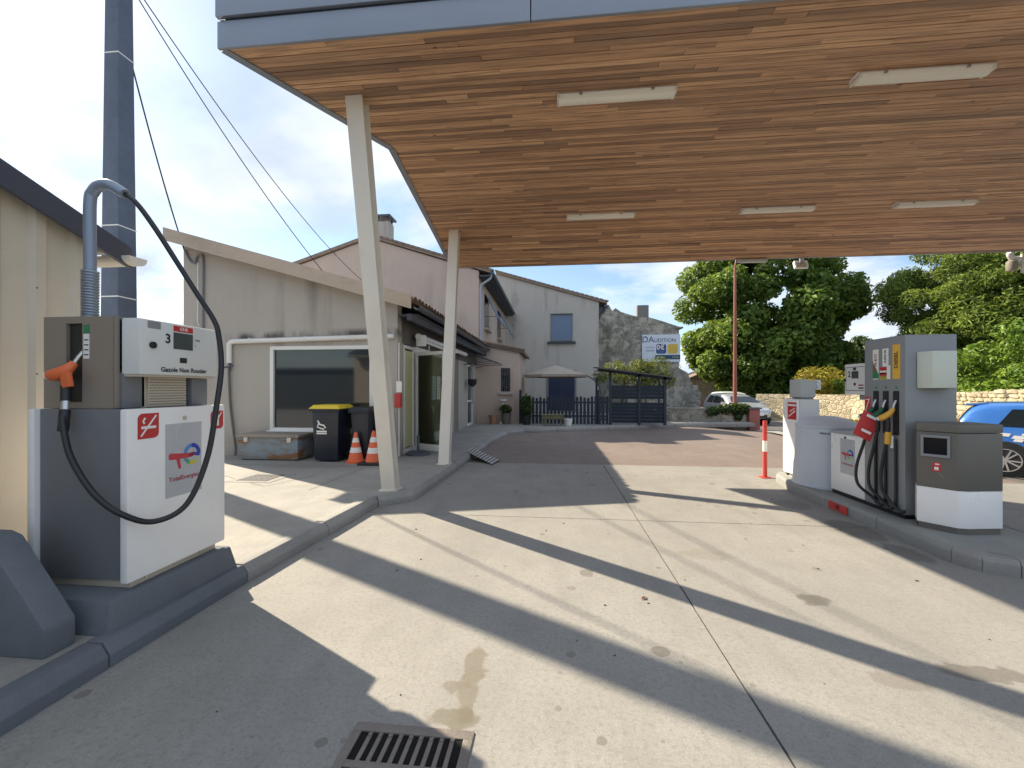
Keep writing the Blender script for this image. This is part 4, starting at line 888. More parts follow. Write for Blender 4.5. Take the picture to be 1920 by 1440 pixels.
box('display_head', HEADW, p2, 3.66, 4.05, 5.304, 5.67, 1.42, 1.80, .012); box('head_arm', PGREYL, p2, 3.72, 3.98, 5.302, 5.5, 1.36, 1.419)
P = Plane2((3.66, 5.67, 1.42), (0, -1, 0), (0, 0, 1)); P.rect('inset_panel', M('inset light grey', (.63, .64, .64), .4), p2, .03, .335, .05, .34); 
for (a0, a1, b0, b1) in ((.03, .335, .336, .342), (.03, .335, .048, .054), (.026, .032, .05, .34)): P.rect('inset_edge', DARK, p2, a0, a1, b0, b1, .003)
P.rect('screen', SCREEN, p2, .13, .245, .20, .29, .004); P.rect('upper_window', DARK, p2, .155, .205, .30, .332, .004); P.rect('counter_window', DARK, p2, .165, .20, .115, .145, .004)
text('pump_number', '2', BLACKT, p2, P.p(.09, .25, .005), P.u, P.v, .10, bold=True)
MB().tube([(3.664, 5.655, 1.60), (3.645, 5.655, 1.60)], .018, 12).build('lock_button', DARK, p2); 
for k in range(2): P.rect('info_line', REDD if k else BLACKT, p2, .245, .325, .075+k*.035, .09+k*.035, .004)
P = Plane2((3.64, 5.30, 0), (0, -1, 0), (0, 0, 1)); YS = (5.12, 4.98, 4.84)
pump_sticker_col(P, p2, .13, 1.60, .085, .34, WHITES, 'SP95-E10', REDT); P.poly('green_curve', GREEN, p2, [(.13, 1.61), (.215, 1.61), (.215, 1.66), (.18, 1.72), (.145, 1.77), (.13, 1.82)], .003)
pump_sticker_col(P, p2, .27, 1.74, .085, .20, WHITES, 'SUPER 98', BLACKT); pump_sticker_col(P, p2, .41, 1.60, .10, .37, YELL, 'DIESEL', BLACKT)
for (b, mt) in ((1.70, RED), (1.66, WHITES), (1.64, RED), (1.60, LEMON)): P.rect('notice_band', mt, p2, .235, .34, b, b+.035, .0035)
P.rect('white_notice', WHITES, p2, .335, .385, 1.60, 1.75, .0045)
for k in range(3): P.rect('notice_text', BLACKT, p2, .245, .33, 1.608+k*.010, 1.612+k*.010, .005)
P.rrect('warning_sticker', RED, p2, .005, .095, 1.21, 1.40, .015); P.ribbon('sticker_slash', WHITES, p2, [(.02, 1.23), (.08, 1.38)], .012, .004); P.ribbon('sticker_slash', WHITES, p2, [(.02, 1.37), (.07, 1.375)], .01, .004)
P.rrect('warning_sticker', RED, p2, .005, .095, 1.00, 1.19, .015); P.ribbon('sticker_slash', WHITES, p2, [(.02, 1.02), (.08, 1.16)], .012, .004)
for i, yy in enumerate(YS):
    box('nozzle_boot', DARK, p2, 3.632, 3.6395, yy-.036, yy+.036, 1.0, 1.47); box('hose_groove', DARK, p2, 3.633, 3.6395, yy-.012, yy+.012, .19, .93)
    P.rect('channel_number', GREEN, p2, 5.30-yy-.012, 5.30-yy+.012, 1.495, 1.52)
    nozzle(p2, 3.62, yy, 1.20, (GRNN, GRNN, YELN)[i], card=(i == 1))
MB().tube([(3.575, 4.86, 1.03), (3.57, 4.865, .90)], .03, 10).build('hose_sleeve', YELN, p2, smooth=True); MB().tube([(3.60, 4.845, .99), (3.60, 4.845, .86)], .014, 8).build('hose_clip', WHITES, p2)
for i, yy in enumerate(YS):
    dxx = (.16, .10, .05)[i]
    MB().tube(smoothpath([(3.57, yy+.02, 1.04), (3.565-dxx*.25, yy+.035, .85), (3.56-dxx*.55, yy+.06, .60), (3.56-dxx*.5, yy+.05, .40), (3.585, yy-.02, .27), (3.615, yy-.08, .20), (3.63, yy-.12, .22)], 7), .0155, 10).build('hose', RUB, p2, smooth=True)
    MB().tube([(3.617, yy-.018, .96), (3.617, yy-.018, .21)], .013, 8).build('hose_return', RUB, p2)
td = MB().prism([(3.745, 4.725), (3.80, 4.61), (4.02, 4.60), (4.075, 4.725)], 1.50, 1.88).build('towel_box', CREAMB, p2, .012)
box('towel_slot', DARK, td, 3.85, 4.02, 4.62, 4.69, 1.497, 1.5005)
yb_ = thing('yellow_bin', 'yellow sand bin partly hidden behind the grey pump column', 'bin', (4.36, 5.2, .13)); box('body', YELN, yb_, 4.19, 4.46, 5.05, 5.5, .128, 1.10, .02); MB().ext([(4.18, 1.101), (4.47, 1.101), (4.44, 1.15), (4.30, 1.25), (4.18, 1.25)], 'y', 5.04, 5.51).build('lid', YELN, yb_, .015)
# payment terminal
te = thing('payment_terminal', 'dark brown and white payment terminal with a black screen on the pump island', 'payment terminal', (3.9, 4.45, .13))
TP = [(3.585, 4.52), (3.76, 4.30), (3.84, 4.285), (4.175, 4.335), (4.175, 4.66), (3.68, 4.66)]
sh_ = lambda k: [(3.9+(p[0]-3.9)*k, 4.47+(p[1]-4.47)*k) for p in TP]
MB().prism(sh_(.95), .126, .185).build('plinth', BROWN, te); MB().prism(TP, .186, .535).build('lower_body', WHITEP, te, .006); MB().prism(sh_(1.0), .536, 1.075).build('upper_body', BROWN, te, .005); MB().prism(sh_(1.01), 1.080, 1.16).build('cap', BROWN, te, .006)
A = Vector((3.585, 4.52, .536)); B = Vector((3.76, 4.30, .536)); P = Plane2(A, B-A, (0, 0, 1))
m = MB()
for (a0, a1, b0, b1) in ((.03, .235, .30, .325), (.03, .235, .485, .51), (.03, .05, .325, .485), (.215, .235, .325, .485)): m.obox(P.p((a0+a1)/2, (b0+b1)/2, .008), P.u*(a1-a0)/2, P.v*(b1-b0)/2, P.n*.008)
m.build('screen_frame', PGREYL, te, .003); P.rect('screen', SCRB, te, .05, .215, .325, .485, .003)
P.rrect('red_sticker', RED, te, .11, .17, .16, .25, .012); P.rect('sticker_print', WHITES, te, .125, .155, .175, .205, .004); P.rect('sticker_print', WHITES, te, .13, .16, .225, .238, .004)
P.ribbon('scratch', PGREYL, te, [(.15, .15), (.19, .11)], .006, .003)
# white single pump further along
p1 = thing('slim_pump', 'slim white and grey fuel pump with a red sticker behind the dome container', 'fuel pump', (3.92, 7.0, .13))
box('foot', DARK, p1, 3.76, 4.10, 6.84, 7.2, .128, .16); box('side_panel', WHITEP, p1, 3.72, 3.752, 6.815, 7.215, .15, 1.33, .008); box('body', HEADW, p1, 3.754, 4.02, 6.83, 7.2, .16, .985, .006); box('upper_box', HEADW, p1, 3.754, 4.04, 6.81, 7.2, .99, 1.33, .010)
box('neck', PGREYL, p1, 3.80, 3.98, 6.86, 7.1, 1.331, 1.36); box('display_head', M('pump head grey', (.45, .475, .475), .45), p1, 3.77, 3.99, 6.82, 7.12, 1.36, 1.64, .01); box('side_head', HEADW, p1, 3.992, 4.09, 6.86, 7.0, 1.48, 1.63, .006)
for z in (1.51, 1.54, 1.59): box('head_line', BLACKT, p1, 4.0, 4.04, 6.857, 6.8598, z, z+.008)
box('yellow_strip', YELL, p1, 3.88, 3.96, 6.817, 6.8195, 1.615, 1.637)
P = Plane2((3.72, 7.215, .15), (0, -1, 0), (0, 0, 1)); P.rect('red_sticker', RED, p1, .14, .38, .86, 1.13); P.rect('sticker_band', WHITES, p1, .15, .37, 1.07, 1.10, .003); P.ribbon('sticker_slash', WHITES, p1, [(.17, .90), (.35, 1.0)], .02, .003); P.ribbon('sticker_slash', WHITES, p1, [(.2, .98), (.34, 1.04)], .015, .003)
dc = thing('dome_container', 'round grey plastic container with a domed lid on the pump island', 'container', (3.88, 6.37, .13))
MB().lathe((3.88, 6.37), [(.43, .128), (.43, .15), (.415, .16), (.40, .45), (.395, .455), (.392, .47), (.375, .93), (.365, .96)], 40).build('drum', DOME, dc, smooth=True)
MB().lathe((3.88, 6.37), [(.385, .95), (.385, .975), (.33, 1.02), (.22, 1.075), (.12, 1.10), (.02, 1.105)], 40).build('lid', DOME, dc, smooth=True)
for k, a in enumerate((-1.95, -1.88, -1.81, -1.72, -1.62, -1.56)): 
    ca_, sa_ = math.cos(a-.35), math.sin(a-.35); MB().obox((3.88+.381*ca_, 6.37+.381*sa_, .885), (-sa_*.011, ca_*.011, 0), (ca_*.004, sa_*.004, 0), (0, 0, .011)).build('print_mark', PGREY, dc)
bo = thing('bollard', 'red and white steel bollard at the island end', 'bollard', (3.52, 7.38, 0))
for (a, b, mt) in ((.012, .44, REDP), (.44, .62, WHITES), (.62, .955, REDP)): MB().tube([(3.52, 7.38, a), (3.52, 7.38, b)], .034, 14, cap=(b > .9)).build('shaft_band', mt, bo, smooth=True)
box('foot_plate', REDP, bo, 3.44, 3.60, 7.30, 7.46, 0.001, .013, .003)

# ------------------------------------------------------------------ houses behind the shop
ho = thing('pink_house', 'two storey pinkish rendered house with top-hung shutters behind the shop', 'house', (-7.5, 21, 0))
HY0, HY1, HX0, HX1 = 16.95, 26.2, -12.4, -3.1; RID = -7.75; EZ = 6.35; RZ = 7.85
HZ = lambda x: EZ+(RZ-EZ)*(1-abs(x-RID)/(HX1-RID)) if x > RID else EZ+(RZ-EZ)*(1-abs(x-RID)/(RID-HX0))
MB().ext([(HX0, 0), (HX1, 0), (HX1, EZ), (RID, RZ), (HX0, EZ)], 'y', HY0, HY1).build('wall', STUCP, ho)
for (xa, xb) in ((RID, HX1+.55), (HX0-.55, RID)):
    za = HZ(RID)+.03 if xa == RID else EZ-.12; zb = EZ-.13 if xb > RID else HZ(RID)+.03
    vs = []
    for y in (HY0-.10, HY1+.1):
        for x, z in ((xa, za), (xb, zb)): vs += [(x, y, z), (x, y, z+.14)]
    MB().add(vs, [(0,2,3,1), (4,5,7,6), (0,1,5,4), (2,6,7,3), (0,4,6,2), (1,3,7,5)]).build('roof', TILEG, ho)
for k in range(24):
    x = RID+(HX1+.5-RID)*k/23; z = HZ(RID)+.17+(EZ-.13-HZ(RID)-.03)*k/23
    MB().obox((x, HY0-.02, z+.012), (.125, 0, -.042), (0, .11, 0), (.012, 0, .035)).build('verge_tile', TILEG, ho)
chm = MB().box(-7.70, -7.15, 17.4, 18.0, 7.7, 8.75).build('chimney', STUCG, ho); box('chimney_cap', ZINC, chm, -7.80, -7.05, 17.3, 18.1, 8.95, 9.02)
for (x, y) in ((-7.66, 17.44), (-7.24, 17.44), (-7.66, 17.9), (-7.24, 17.9)): box('cap_leg', ZINC, chm, x, x+.06, y, y+.06, 8.751, 8.949)
box('eave_soffit', SOFF, ho, HX1+.001, HX1+.5, HY0-.08, HY1, EZ-.26, EZ-.19); gut = [(HX1+.56+.085*math.cos(R(a)), EZ-.10+.085*math.sin(R(a))) for a in range(180, 361, 20)]
MB().ext([(HX1+.47, EZ-.09)]+gut+[(HX1+.65, EZ-.09)], 'y', HY0-.1, HY1).build('gutter', ZINC, ho)
MB().tube(smoothpath([(HX1+.52, HY0+.02, EZ-.18), (HX1+.45, HY0+.02, EZ-.35), (HX1+.15, HY0+.03, EZ-.55), (HX1+.06, HY0+.04, EZ-.72), (HX1+.06, HY0+.04, 5.0), (HX1+.06, HY0+.04, 3.0)], 5), .05, 10).build('downpipe', GREYPIPE, ho, smooth=True)
for (y0, y1, z0, z1) in ((18.35, 19.5, 4.22, 5.72), (22.6, 23.9, 4.28, 5.78)):
    wd_ = bpy.data.objects.new('window', None); C.objects.link(wd_); wd_.parent = ho
    box('pane', GLASSD, wd_, HX1-.10, HX1+.004, y0, y1, z0, z1); box('sill', STUCG, wd_, HX1+.001, HX1+.16, y0-.12, y1+.12, z0-.12, z0-.02)
    a = Vector((HX1+.03, (y0+y1)/2, z1)); b = Vector((HX1+.78, (y0+y1)/2, z0+.15)); d = b-a
    MB().obox(a+d/2, d/2, (0, (y1-y0)/2, 0), Vector((-d.z, 0, d.x)).normalized()*.022).build('shutter', SHUT, wd_, .006); MB().tube([(HX1, y0+.1, z0+.5), (HX1+.6, y0+.1, z0+.5)], .012, 6).build('shutter_stay', ZINC, wd_)
an = thing('annex_house', 'grey rendered house with one blue blind window, wall facing the forecourt', 'house', (0, 29, 0))
AY = 26.2
MB().ext([(-3.6, 0), (2.75, 0), (2.75, 6.85), (-3.6, 8.75), (-9, 8.0), (-9, 0)], 'y', AY+.002, 34).build('wall', STUCG, an)
vs = []
for y in (AY-.12, 34.1):
    for x, z in ((-3.7, 8.79), (3.25, 6.72)): vs += [(x, y, z), (x, y, z+.16)]
MB().add(vs, [(0,2,3,1), (4,5,7,6), (0,1,5,4), (2,6,7,3), (0,4,6,2), (1,3,7,5)]).build('roof', TILEG, an)
for k in range(24): 
    x = -3.6+6.8*k/23; z = 8.95-(8.79-6.72)/6.95*(x+3.7); MB().obox((x, AY-.05, z+.008), (.13, 0, -.038), (0, .11, 0), (.012, 0, .035)).build('verge_tile', TILEG, an)
box('eave_gutter', ZINC, an, 3.05, 3.30, AY-.1, 34, 6.52, 6.66, .03); MB().ext([(2.751, 6.55), (3.1, 6.55), (2.751, 5.95)], 'y', AY+.1, AY+.3).build('eave_bracket', SOFF, an)
MB().tube(smoothpath([(3.15, AY+.05, 6.5), (3.12, AY+.05, 6.25), (2.9, AY+.05, 6.05), (2.82, AY+.05, 5.9)], 5), .05, 8).build('downpipe', ZINC, an, smooth=True)
wd_ = bpy.data.objects.new('window', None); C.objects.link(wd_); wd_.parent = an
m = MB(); m.box(-.22, -.14, AY-.05, AY, 4.45, 6.12); m.box(1.06, 1.14, AY-.05, AY, 4.45, 6.12); m.box(-.14, 1.06, AY-.05, AY, 6.05, 6.12); m.box(-.14, 1.06, AY-.05, AY, 4.45, 4.56); m.build('frame', SHUTF, wd_)
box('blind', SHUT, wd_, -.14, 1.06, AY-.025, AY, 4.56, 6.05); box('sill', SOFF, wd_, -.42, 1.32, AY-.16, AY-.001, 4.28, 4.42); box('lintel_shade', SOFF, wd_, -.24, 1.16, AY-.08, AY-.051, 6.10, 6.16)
bdoor = box('door', BLUED, an, -.35, 1.25, AY-.05, AY-.001, .12, 2.52); box('door_frame', SHUTF, bdoor, -.47, -.36, AY-.07, AY-.002, .12, 2.62); box('door_frame', SHUTF, bdoor, 1.26, 1.37, AY-.07, AY-.002, .12, 2.62)
ln = thing('lean_to', 'low rendered lean-to with a barred window beside the pink house', 'outbuilding', (-2.2, 18, .12))
LY = 16.45
MB().ext([(-3.098, .1), (-1.38, .1), (-1.38, 2.92), (-3.098, 3.28)], 'y', LY, 20).build('wall', STUCP, ln)
vs = []
for y in (LY-.12, 20.1):
    for x, z in ((-3.09, 3.29), (-1.18, 2.89)): vs += [(x, y, z), (x, y, z+.10)]
MB().add(vs, [(0,2,3,1), (4,5,7,6), (0,1,5,4), (2,6,7,3), (0,4,6,2), (1,3,7,5)]).build('roof', TILE, ln)
for k in range(8): MB().obox((-2.95+k*.24, LY-.08, 3.385-k*.0505), (.12, 0, -.026), (0, .09, 0), (.01, 0, .03)).build('verge_tile', TILE, ln)
wd_ = bpy.data.objects.new('window', None); C.objects.link(wd_); wd_.parent = ln
box('pane', GLASSD, wd_, -2.10, -1.74, LY-.02, LY-.001, 1.38, 2.30); box('sill', STUCG, wd_, -2.2, -1.64, LY-.12, LY-.001, 1.26, 1.34)
for k in range(4): MB().tube([(-2.06+k*.093, LY-.045, 1.38), (-2.06+k*.093, LY-.045, 2.30)], .011, 6).build('bar', ZINC, wd_)
for z in (1.55, 1.78, 2.0, 2.2): MB().tube([(-2.12, LY-.045, z), (-1.72, LY-.045, z)], .009, 6).build('cross_bar', ZINC, wd_)

# ------------------------------------------------------------------ blue fences, umbrella and clutter on the terrace
FY = 16.05
fe = thing('picket_fence', 'navy blue timber picket fence round the terrace', 'fence', (.35, FY, .12))
for z in (.40, .92): box('rail', BLUEF, fe, -1.30, 2.02, FY+.03, FY+.07, z, z+.07)
for k in range(24):
    x = -1.28+k*.14; h_ = 1.18+random.uniform(-.05, .05)+(.12 if k in (11,) else 0); MB().ext([(x, .14), (x+.10, .14), (x+.10, h_-.05), (x+.05, h_), (x, h_-.05)], 'y', FY, FY+.022).build('picket', BLUEF, fe)
for x in (-1.36, 1.62): box('post', BLUEF, fe, x, x+.09, FY+.075, FY+.165, .12, 1.45)
sc_ = thing('slat_screen', 'tall dark blue slatted screen with a lean-to roof beside the picket fence', 'screen', (3.1, FY, .12))
for x in (2.06, 3.12, 4.06): box('post', BLUEF2, sc_, x, x+.10, FY-.05, FY+.05, .12, 2.12-(x-2.06)*.10)
for (a, b) in ((2.165, 3.115), (3.225, 4.055)):
    for k in range(11):
        if k == 6 : continue
        z = .20+k*.128; MB().obox(((a+b)/2, FY, z+.06), ((b-a)/2, 0, 0), (0, .011, .006), (0, -.012, .056)).build('slat', BLUEF2, sc_)
MB().add([(1.62, FY-.3, 2.24), (4.35, FY-.3, 1.88), (4.35, FY+1.6, 1.98), (1.62, FY+1.6, 2.34), (1.62, FY-.3, 2.29), (4.35, FY-.3, 1.93), (4.35, FY+1.6, 2.03), (1.62, FY+1.6, 2.39)], [(3,2,1,0), (4,5,6,7), (0,1,5,4), (1,2,6,5), (2,3,7,6), (3,0,4,7)]).build('roof', M('old roof sheet', (.10, .095, .09), .8, var=.3, dirt=.5), sc_)
MB().obox((3.0, FY-.02, 2.02), (1.36, 0, -.178), (0, .03, 0), (.006, 0, .05)).build('beam', BLUEF2, sc_)
for x in (1.70, 4.2): box('rear_post', BLUEF2, sc_, x, x+.08, FY+1.4, FY+1.48, .12, 1.9)
ub = thing('parasol', 'beige cantilever parasol open over the terrace behind the picket fence', 'parasol', (.1, 18.4, .12))
BEI = M('beige canvas', (.36, .31, .26), .8, var=.08); cx, cy = .05, 18.4
for k in range(8):
    a0, a1 = R(k*45+22.5), R(k*45+67.5); r = 1.45; zz = lambda a: 2.06
    MB().add([(cx, cy, 2.52), (cx+r*math.cos(a0), cy+r*math.sin(a0), 2.08), (cx+r*math.cos(a1), cy+r*math.sin(a1), 2.08), (cx+r*math.cos(a0), cy+r*math.sin(a0), 1.98), (cx+r*math.cos(a1), cy+r*math.sin(a1), 1.98)], [(0,1,2), (1,3,4,2)]).build('canvas_panel', BEI, ub)
    MB().tube([(cx, cy, 2.49), (cx+r*math.cos(a0), cy+r*math.sin(a0), 2.07)], .012, 6).build('rib', ZINC, ub)
MB().tube(smoothpath([(cx+.1, cy, 2.42), (cx+.9, cy+.02, 2.16), (cx+1.45, cy+.03, 2.02), (cx+1.85, cy+.03, 1.65), (cx+2.0, cy+.03, 1.1), (cx+2.02, cy+.03, .13)], 6), .03, 8).build('mast', ZINC, ub, smooth=True); box('base', ZINC, ub, cx+1.6, cy*0+cx+2.2, cy-.3, cy+.3, .122, .18)
tr = thing('planter_trough', 'mossy wooden planter trough on legs before the picket fence', 'planter', (-.1, 15.5, .12)); MOSS = M('mossy timber', (.16, .16, .085), .9, var=.35)
box('box', MOSS, tr, -.45, .32, 15.35, 15.62, .36, .50, .01); box('rim', MOSS, tr, -.48, .35, 15.33, 15.64, .50, .53)
for x in (-.40, .22): box('leg', MOSS, tr, x, x+.06, 15.42, 15.55, .122, .36)
def leaves(n, clumps, size, rng, flatn=.0, narrow=.5, fill=.35):
    """leaf quads (two triangles folded on the midrib) scattered in clumps: centre, radius; returns verts, faces"""
    cen = np.array([c[0] for c in clumps]); rad = np.array([c[1] for c in clumps]); wgt = rad.max(axis=1)**2; idx = rng.choice(len(clumps), n, p=wgt/wgt.sum())
    d = rng.normal(size=(n, 3)); d /= np.linalg.norm(d, axis=1)[:, None]; r = (fill+(1-fill)*rng.random(n)**.5)[:, None]
    pos = cen[idx]+d*r*rad[idx]
    nrm = d*.8+rng.normal(size=(n, 3))*.6+np.array([0, 0, .45+flatn]); nrm /= np.linalg.norm(nrm, axis=1)[:, None]
    t = np.cross(nrm, rng.normal(size=(n, 3))); t /= np.linalg.norm(t, axis=1)[:, None]; s = np.cross(nrm, t)
    L = (size*rng.uniform(.6, 1.3, n))[:, None]
    base = pos-t*L*.5; tip = pos+t*L*.5-nrm*L*.12; l = pos+s*L*narrow*.5+nrm*L*.1; q = pos-s*L*narrow*.5+nrm*L*.1
    v = np.stack([base, l, tip, q], 1).reshape(-1, 3); return v
def foliage(name, parent, clumps, n, size, mat, seed, narrow=.55, flatn=0, fill=.35):
    rng_ = np.random.default_rng(seed); v = leaves(n, clumps, size, rng_, flatn, narrow, fill); o = wloc(parent) if parent is not None else Vector((0,0,0)); v = v-np.array(o)
    me = bpy.data.meshes.new(name); i = np.arange(n)*4
    f = np.stack([np.stack([i, i+1, i+2], 1), np.stack([i, i+2, i+3], 1)], 1).reshape(-1, 3)
    me.vertices.add(len(v)); me.vertices.foreach_set('co', v.astype(np.float32).ravel()); me.loops.add(f.size); me.loops.foreach_set('vertex_index', f.astype(np.int32).ravel())
    me.polygons.add(len(f)); me.polygons.foreach_set('loop_start', np.arange(0, f.size, 3, dtype=np.int32)); me.polygons.foreach_set('loop_total', np.full(len(f), 3, dtype=np.int32)); me.update(calc_edges=True)
    me.materials.append(mat); ob = bpy.data.objects.new(name, me); C.objects.link(ob); ob.parent = parent; return ob
def clumps_ell(c, rad, k, cr, seed, shell=.55, flat_bottom=-1):
    rg = random.Random(seed); out = []
    while len(out) < k:
        d = Vector((rg.gauss(0, 1), rg.gauss(0, 1), rg.gauss(0, 1))).normalized()
        if d.z < flat_bottom: continue
        s = shell+(1-shell)*rg.random(); q = (c[0]+d.x*rad[0]*s, c[1]+d.y*rad[1]*s, c[2]+d.z*rad[2]*s); e = cr*rg.uniform(.65, 1.35); out.append((q, (e, e, e*.8)))
    return out
def pot(label, x, y, r, h, mat, plant=None, z=.122):
    t = thing('plant_pot', label, 'plant pot', (x, y, z)); MB().lathe((x, y), [(r*.72, z), (r, z+h*.92), (r*1.08, z+h*.92), (r*1.08, z+h)], 18).build('pot', mat, t, smooth=True)
    if plant: foliage('plant', t, [((x, y, z+h+plant*.5), (r*1.3, r*1.3, plant*.6))], int(500*plant+120), .13, LEAFI, int(x*100)+500, .35)
pot('dark grey pot with a leafy plant at the picket fence end', -1.05, 15.75, .19, .35, DARK, .75); pot('white round pot beside the planter trough', .52, 15.5, .15, .25, WHITES)
pot('terracotta pot under the barred window', -2.35, 15.9, .17, .35, M('terracotta', (.35, .19, .13), .8), None); pot('brown square-shouldered pot beside the lean-to', -1.85, 15.95, .2, .42, BROWN, .3)
bd = thing('bird_table', 'small pale pedestal stand under the barred window', 'pedestal', (-2.0, 16.1, .12)); MB().lathe((-2.0, 16.1), [(.16, .122), (.16, .16), (.04, .2), (.04, .95), (.17, 1.02), (.17, 1.06), (.05, 1.06)], 16).build('column', WINW, bd, smooth=True)
hc = thing('hanging_chain', 'dark hanging basket chain below the clear awning', 'chain', (-2.9, 14.3, 2.2)); MB().tube([(-2.86, 14.35, 2.38), (-2.86, 14.35, .95)], .012, 6).build('chain', ZINC, hc); MB().lathe((-2.86, 14.35), [(.05, 1.55), (.15, 1.65), (.17, 1.82), (.16, 1.82)], 14).build('basket', DARK, hc, smooth=True)

# planter wall at the corner of the yard, with ivy and a red end block
pw = thing('planter_wall', 'low grey stone planter wall overgrown at one end', 'wall', (6.2, 17.9, 0))
MB().add([(4.2, 17.9, 0), (7.85, 17.95, -.2), (7.85, 18.25, -.2), (4.2, 18.2, 0), (4.2, 17.9, .66), (7.85, 17.95, .62), (7.85, 18.25, .62), (4.2, 18.2, .66)], [(3,2,1,0), (4,5,6,7), (0,1,5,4), (1,2,6,5), (2,3,7,6), (3,0,4,7)]).build('masonry', STONEB, pw)
MB().add([(4.18, 17.87, .661), (7.6, 17.92, .622), (7.6, 18.28, .622), (4.18, 18.23, .661), (4.18, 17.87, .70), (7.6, 17.92, .66), (7.6, 18.28, .66), (4.18, 18.23, .70)], [(3,2,1,0), (4,5,6,7), (0,1,5,4), (1,2,6,5), (2,3,7,6), (3,0,4,7)]).build('coping', PAVE, pw)
foliage('ivy', pw, [((6.4+k*.2, 17.95+.1*math.sin(k), .72-.04*abs(k-5)), (.28, .25, .22)) for k in range(8)]+[((7.5, 17.9, .45), (.2, .15, .3))], 1600, .13, LEAFI, 77)
rb = thing('red_block', 'faded red brick pier with a dark cap at the planter wall end', 'pier', (8.1, 17.95, -.2)); box('pier', M('faded red masonry', (.33, .12, .105), .85, var=.2, dirt=.4), rb, 7.88, 8.28, 17.75, 18.2, -.2, .66, .01); box('cap', ZINC, rb, 7.82, 8.34, 17.69, 18.26, .661, .72, .01)

# ------------------------------------------------------------------ old barn with the billboard
ba = thing('stone_barn', 'old rubble stone gable of a barn with a ragged top and a chimney', 'building', (6, 33, 0)); BY = 32.0
top = [(2.6, 7.6), (3.3, 7.95), (4.1, 7.80), (4.35, 7.35), (4.6, 7.55), (5.0, 7.25), (5.6, 7.05), (6.2, 6.88), (7.1, 6.80), (7.9, 6.55), (8.6, 6.30), (9.2, 6.10)]
MB().ext([(2.6, -.2), (9.22, -.2), (9.22, 6.08)]+top[::-1][1:], 'y', BY, BY+.7).build('gable', STONEB, ba); box('return_wall', STONEB, ba, 2.6, 3.3, BY+.701, 44, -.2, 6.0)
MB().box(6.22, 7.05, BY+.1, BY+.6, 6.7, 7.75).build('chimney', M('sooty render', (.20, .195, .19), .9), ba); box('eave_end', TILEG, ba, 9.0, 9.5, BY-.1, BY+.9, 5.95, 6.06)
gwl = thing('garden_wall', 'rubble stone garden wall sloping down beside the barn', 'wall', (8, 29, 0))
MB().ext([(5.2, -.2), (10.2, -.2), (10.2, 1.2), (9.7, 1.6), (9.3, 2.6), (8.6, 3.0), (7.2, 3.1), (5.2, 3.0)], 'y', 30.3, 30.8).build('masonry', STONEB, gwl)
bi = thing('billboard', 'white advertising billboard with blue and yellow squares on the stone barn', 'billboard', (7.9, BY-.1, 4.4))
box('panel', M('billboard white', (.64, .70, .80), .5, var=.03), bi, 6.52, 9.28, BY-.12, BY-.03, 3.45, 5.50); box('frame', ZINC, bi, 6.50, 9.30, BY-.025, BY-.001, 3.43, 5.52)
P = Plane2((6.52, BY-.12, 3.45), (1, 0, 0), (0, 0, 1)); NAVY = flat('print navy', (.03, .045, .16)); GOLD = flat('print gold', (.62, .44, .07)); DTEAL = flat('print dark teal', (.01, .06, .12))
text('headline_initials', 'DA', NAVY, bi, P.p(.43, 1.66, .01), P.u, P.v, .62); text('headline', 'UDITION', NAVY, bi, P.p(1.66, 1.60, .01), P.u, P.v, .40, squash=.95)
P.ribbon('ear_swoosh', NAVY, bi, [(.16, 1.86), (.28, 1.90), (.38, 1.78), (.38, 1.60)], [.03, .07, .08, .02], .012)
P.rrect('blue_square', NAVY, bi, 1.02, 1.74, .62, 1.34, .14, h=.01); P.rrect('gold_square', GOLD, bi, 1.86, 2.58, .62, 1.34, .14, h=.01)
text('zero_euro', '0€', WHITES, bi, P.p(1.34, 1.08, .014), P.u, P.v, .50, bold=True)
for k in range(3): P.rect('small_print', BLUEL2, bi, 1.12, 1.62, .68+k*.07, .70+k*.07, .013)
P.rect('small_print', M('print grey blue', (.30, .33, .45), .6), bi, .25, .90, .80, .88, .01); text('small_word', 'MONO', M('print grey blue', (.30, .33, .45), .6), bi, P.p(.58, 1.08, .01), P.u, P.v, .2)
P.rect('bottom_bar', DTEAL, bi, .95, 2.76, .20, .52, .01); text('bar_word', '1.5 km', WHITES, bi, P.p(2.42, .36, .014), P.u, P.v, .18); P.rect('bar_text', WHITES, bi, 1.05, 1.6, .34, .38, .013)
cl = thing('climbing_shrub', 'pale olive climbing shrub spilling over the slatted screen roof', 'shrub', (3.4, 19.5, .12)); foliage('crown', cl, clumps_ell((3.7, 19.4, 2.1), (1.7, .7, .75), 22, .42, 5), 3800, .15, LEAFO, 11, .4)
for x in (3.0, 4.0): MB().tube(smoothpath([(x, 19.5, .1), (x+.1, 19.4, 1.0), (x+.2, 19.4, 2.0)], 4), .05, 8).build('stem', BARK, cl, smooth=True)
# small sunlit stone hut and road sign further off
hu = thing('stone_hut', 'small sunlit stone hut with a tiled roof behind the street lamp', 'hut', (14.2, 42, 0)); box('wall', STONE, hu, 12.6, 16.5, 41, 45, -.2, 2.35)
MB().ext([(12.2, 2.30), (17.0, 2.30), (14.6, 3.3)], 'y', 40.7, 45.3).build('roof', TILE, hu); box('door', SOFF, hu, 13.2, 13.7, 40.96, 40.999, -.2, 1.0)
rs = thing('road_sign', 'small blank white road sign standing near the stone barn', 'sign', (11.3, 35, -.2)); MB().tube([(11.3, 35, -.2), (11.3, 35, 1.75)], .035, 8).build('post', STEEL, rs); box('plate', M('sign back', (.55, .56, .57), .5), rs, 11.0, 11.55, 34.95, 34.964, .95, 1.75, .004)

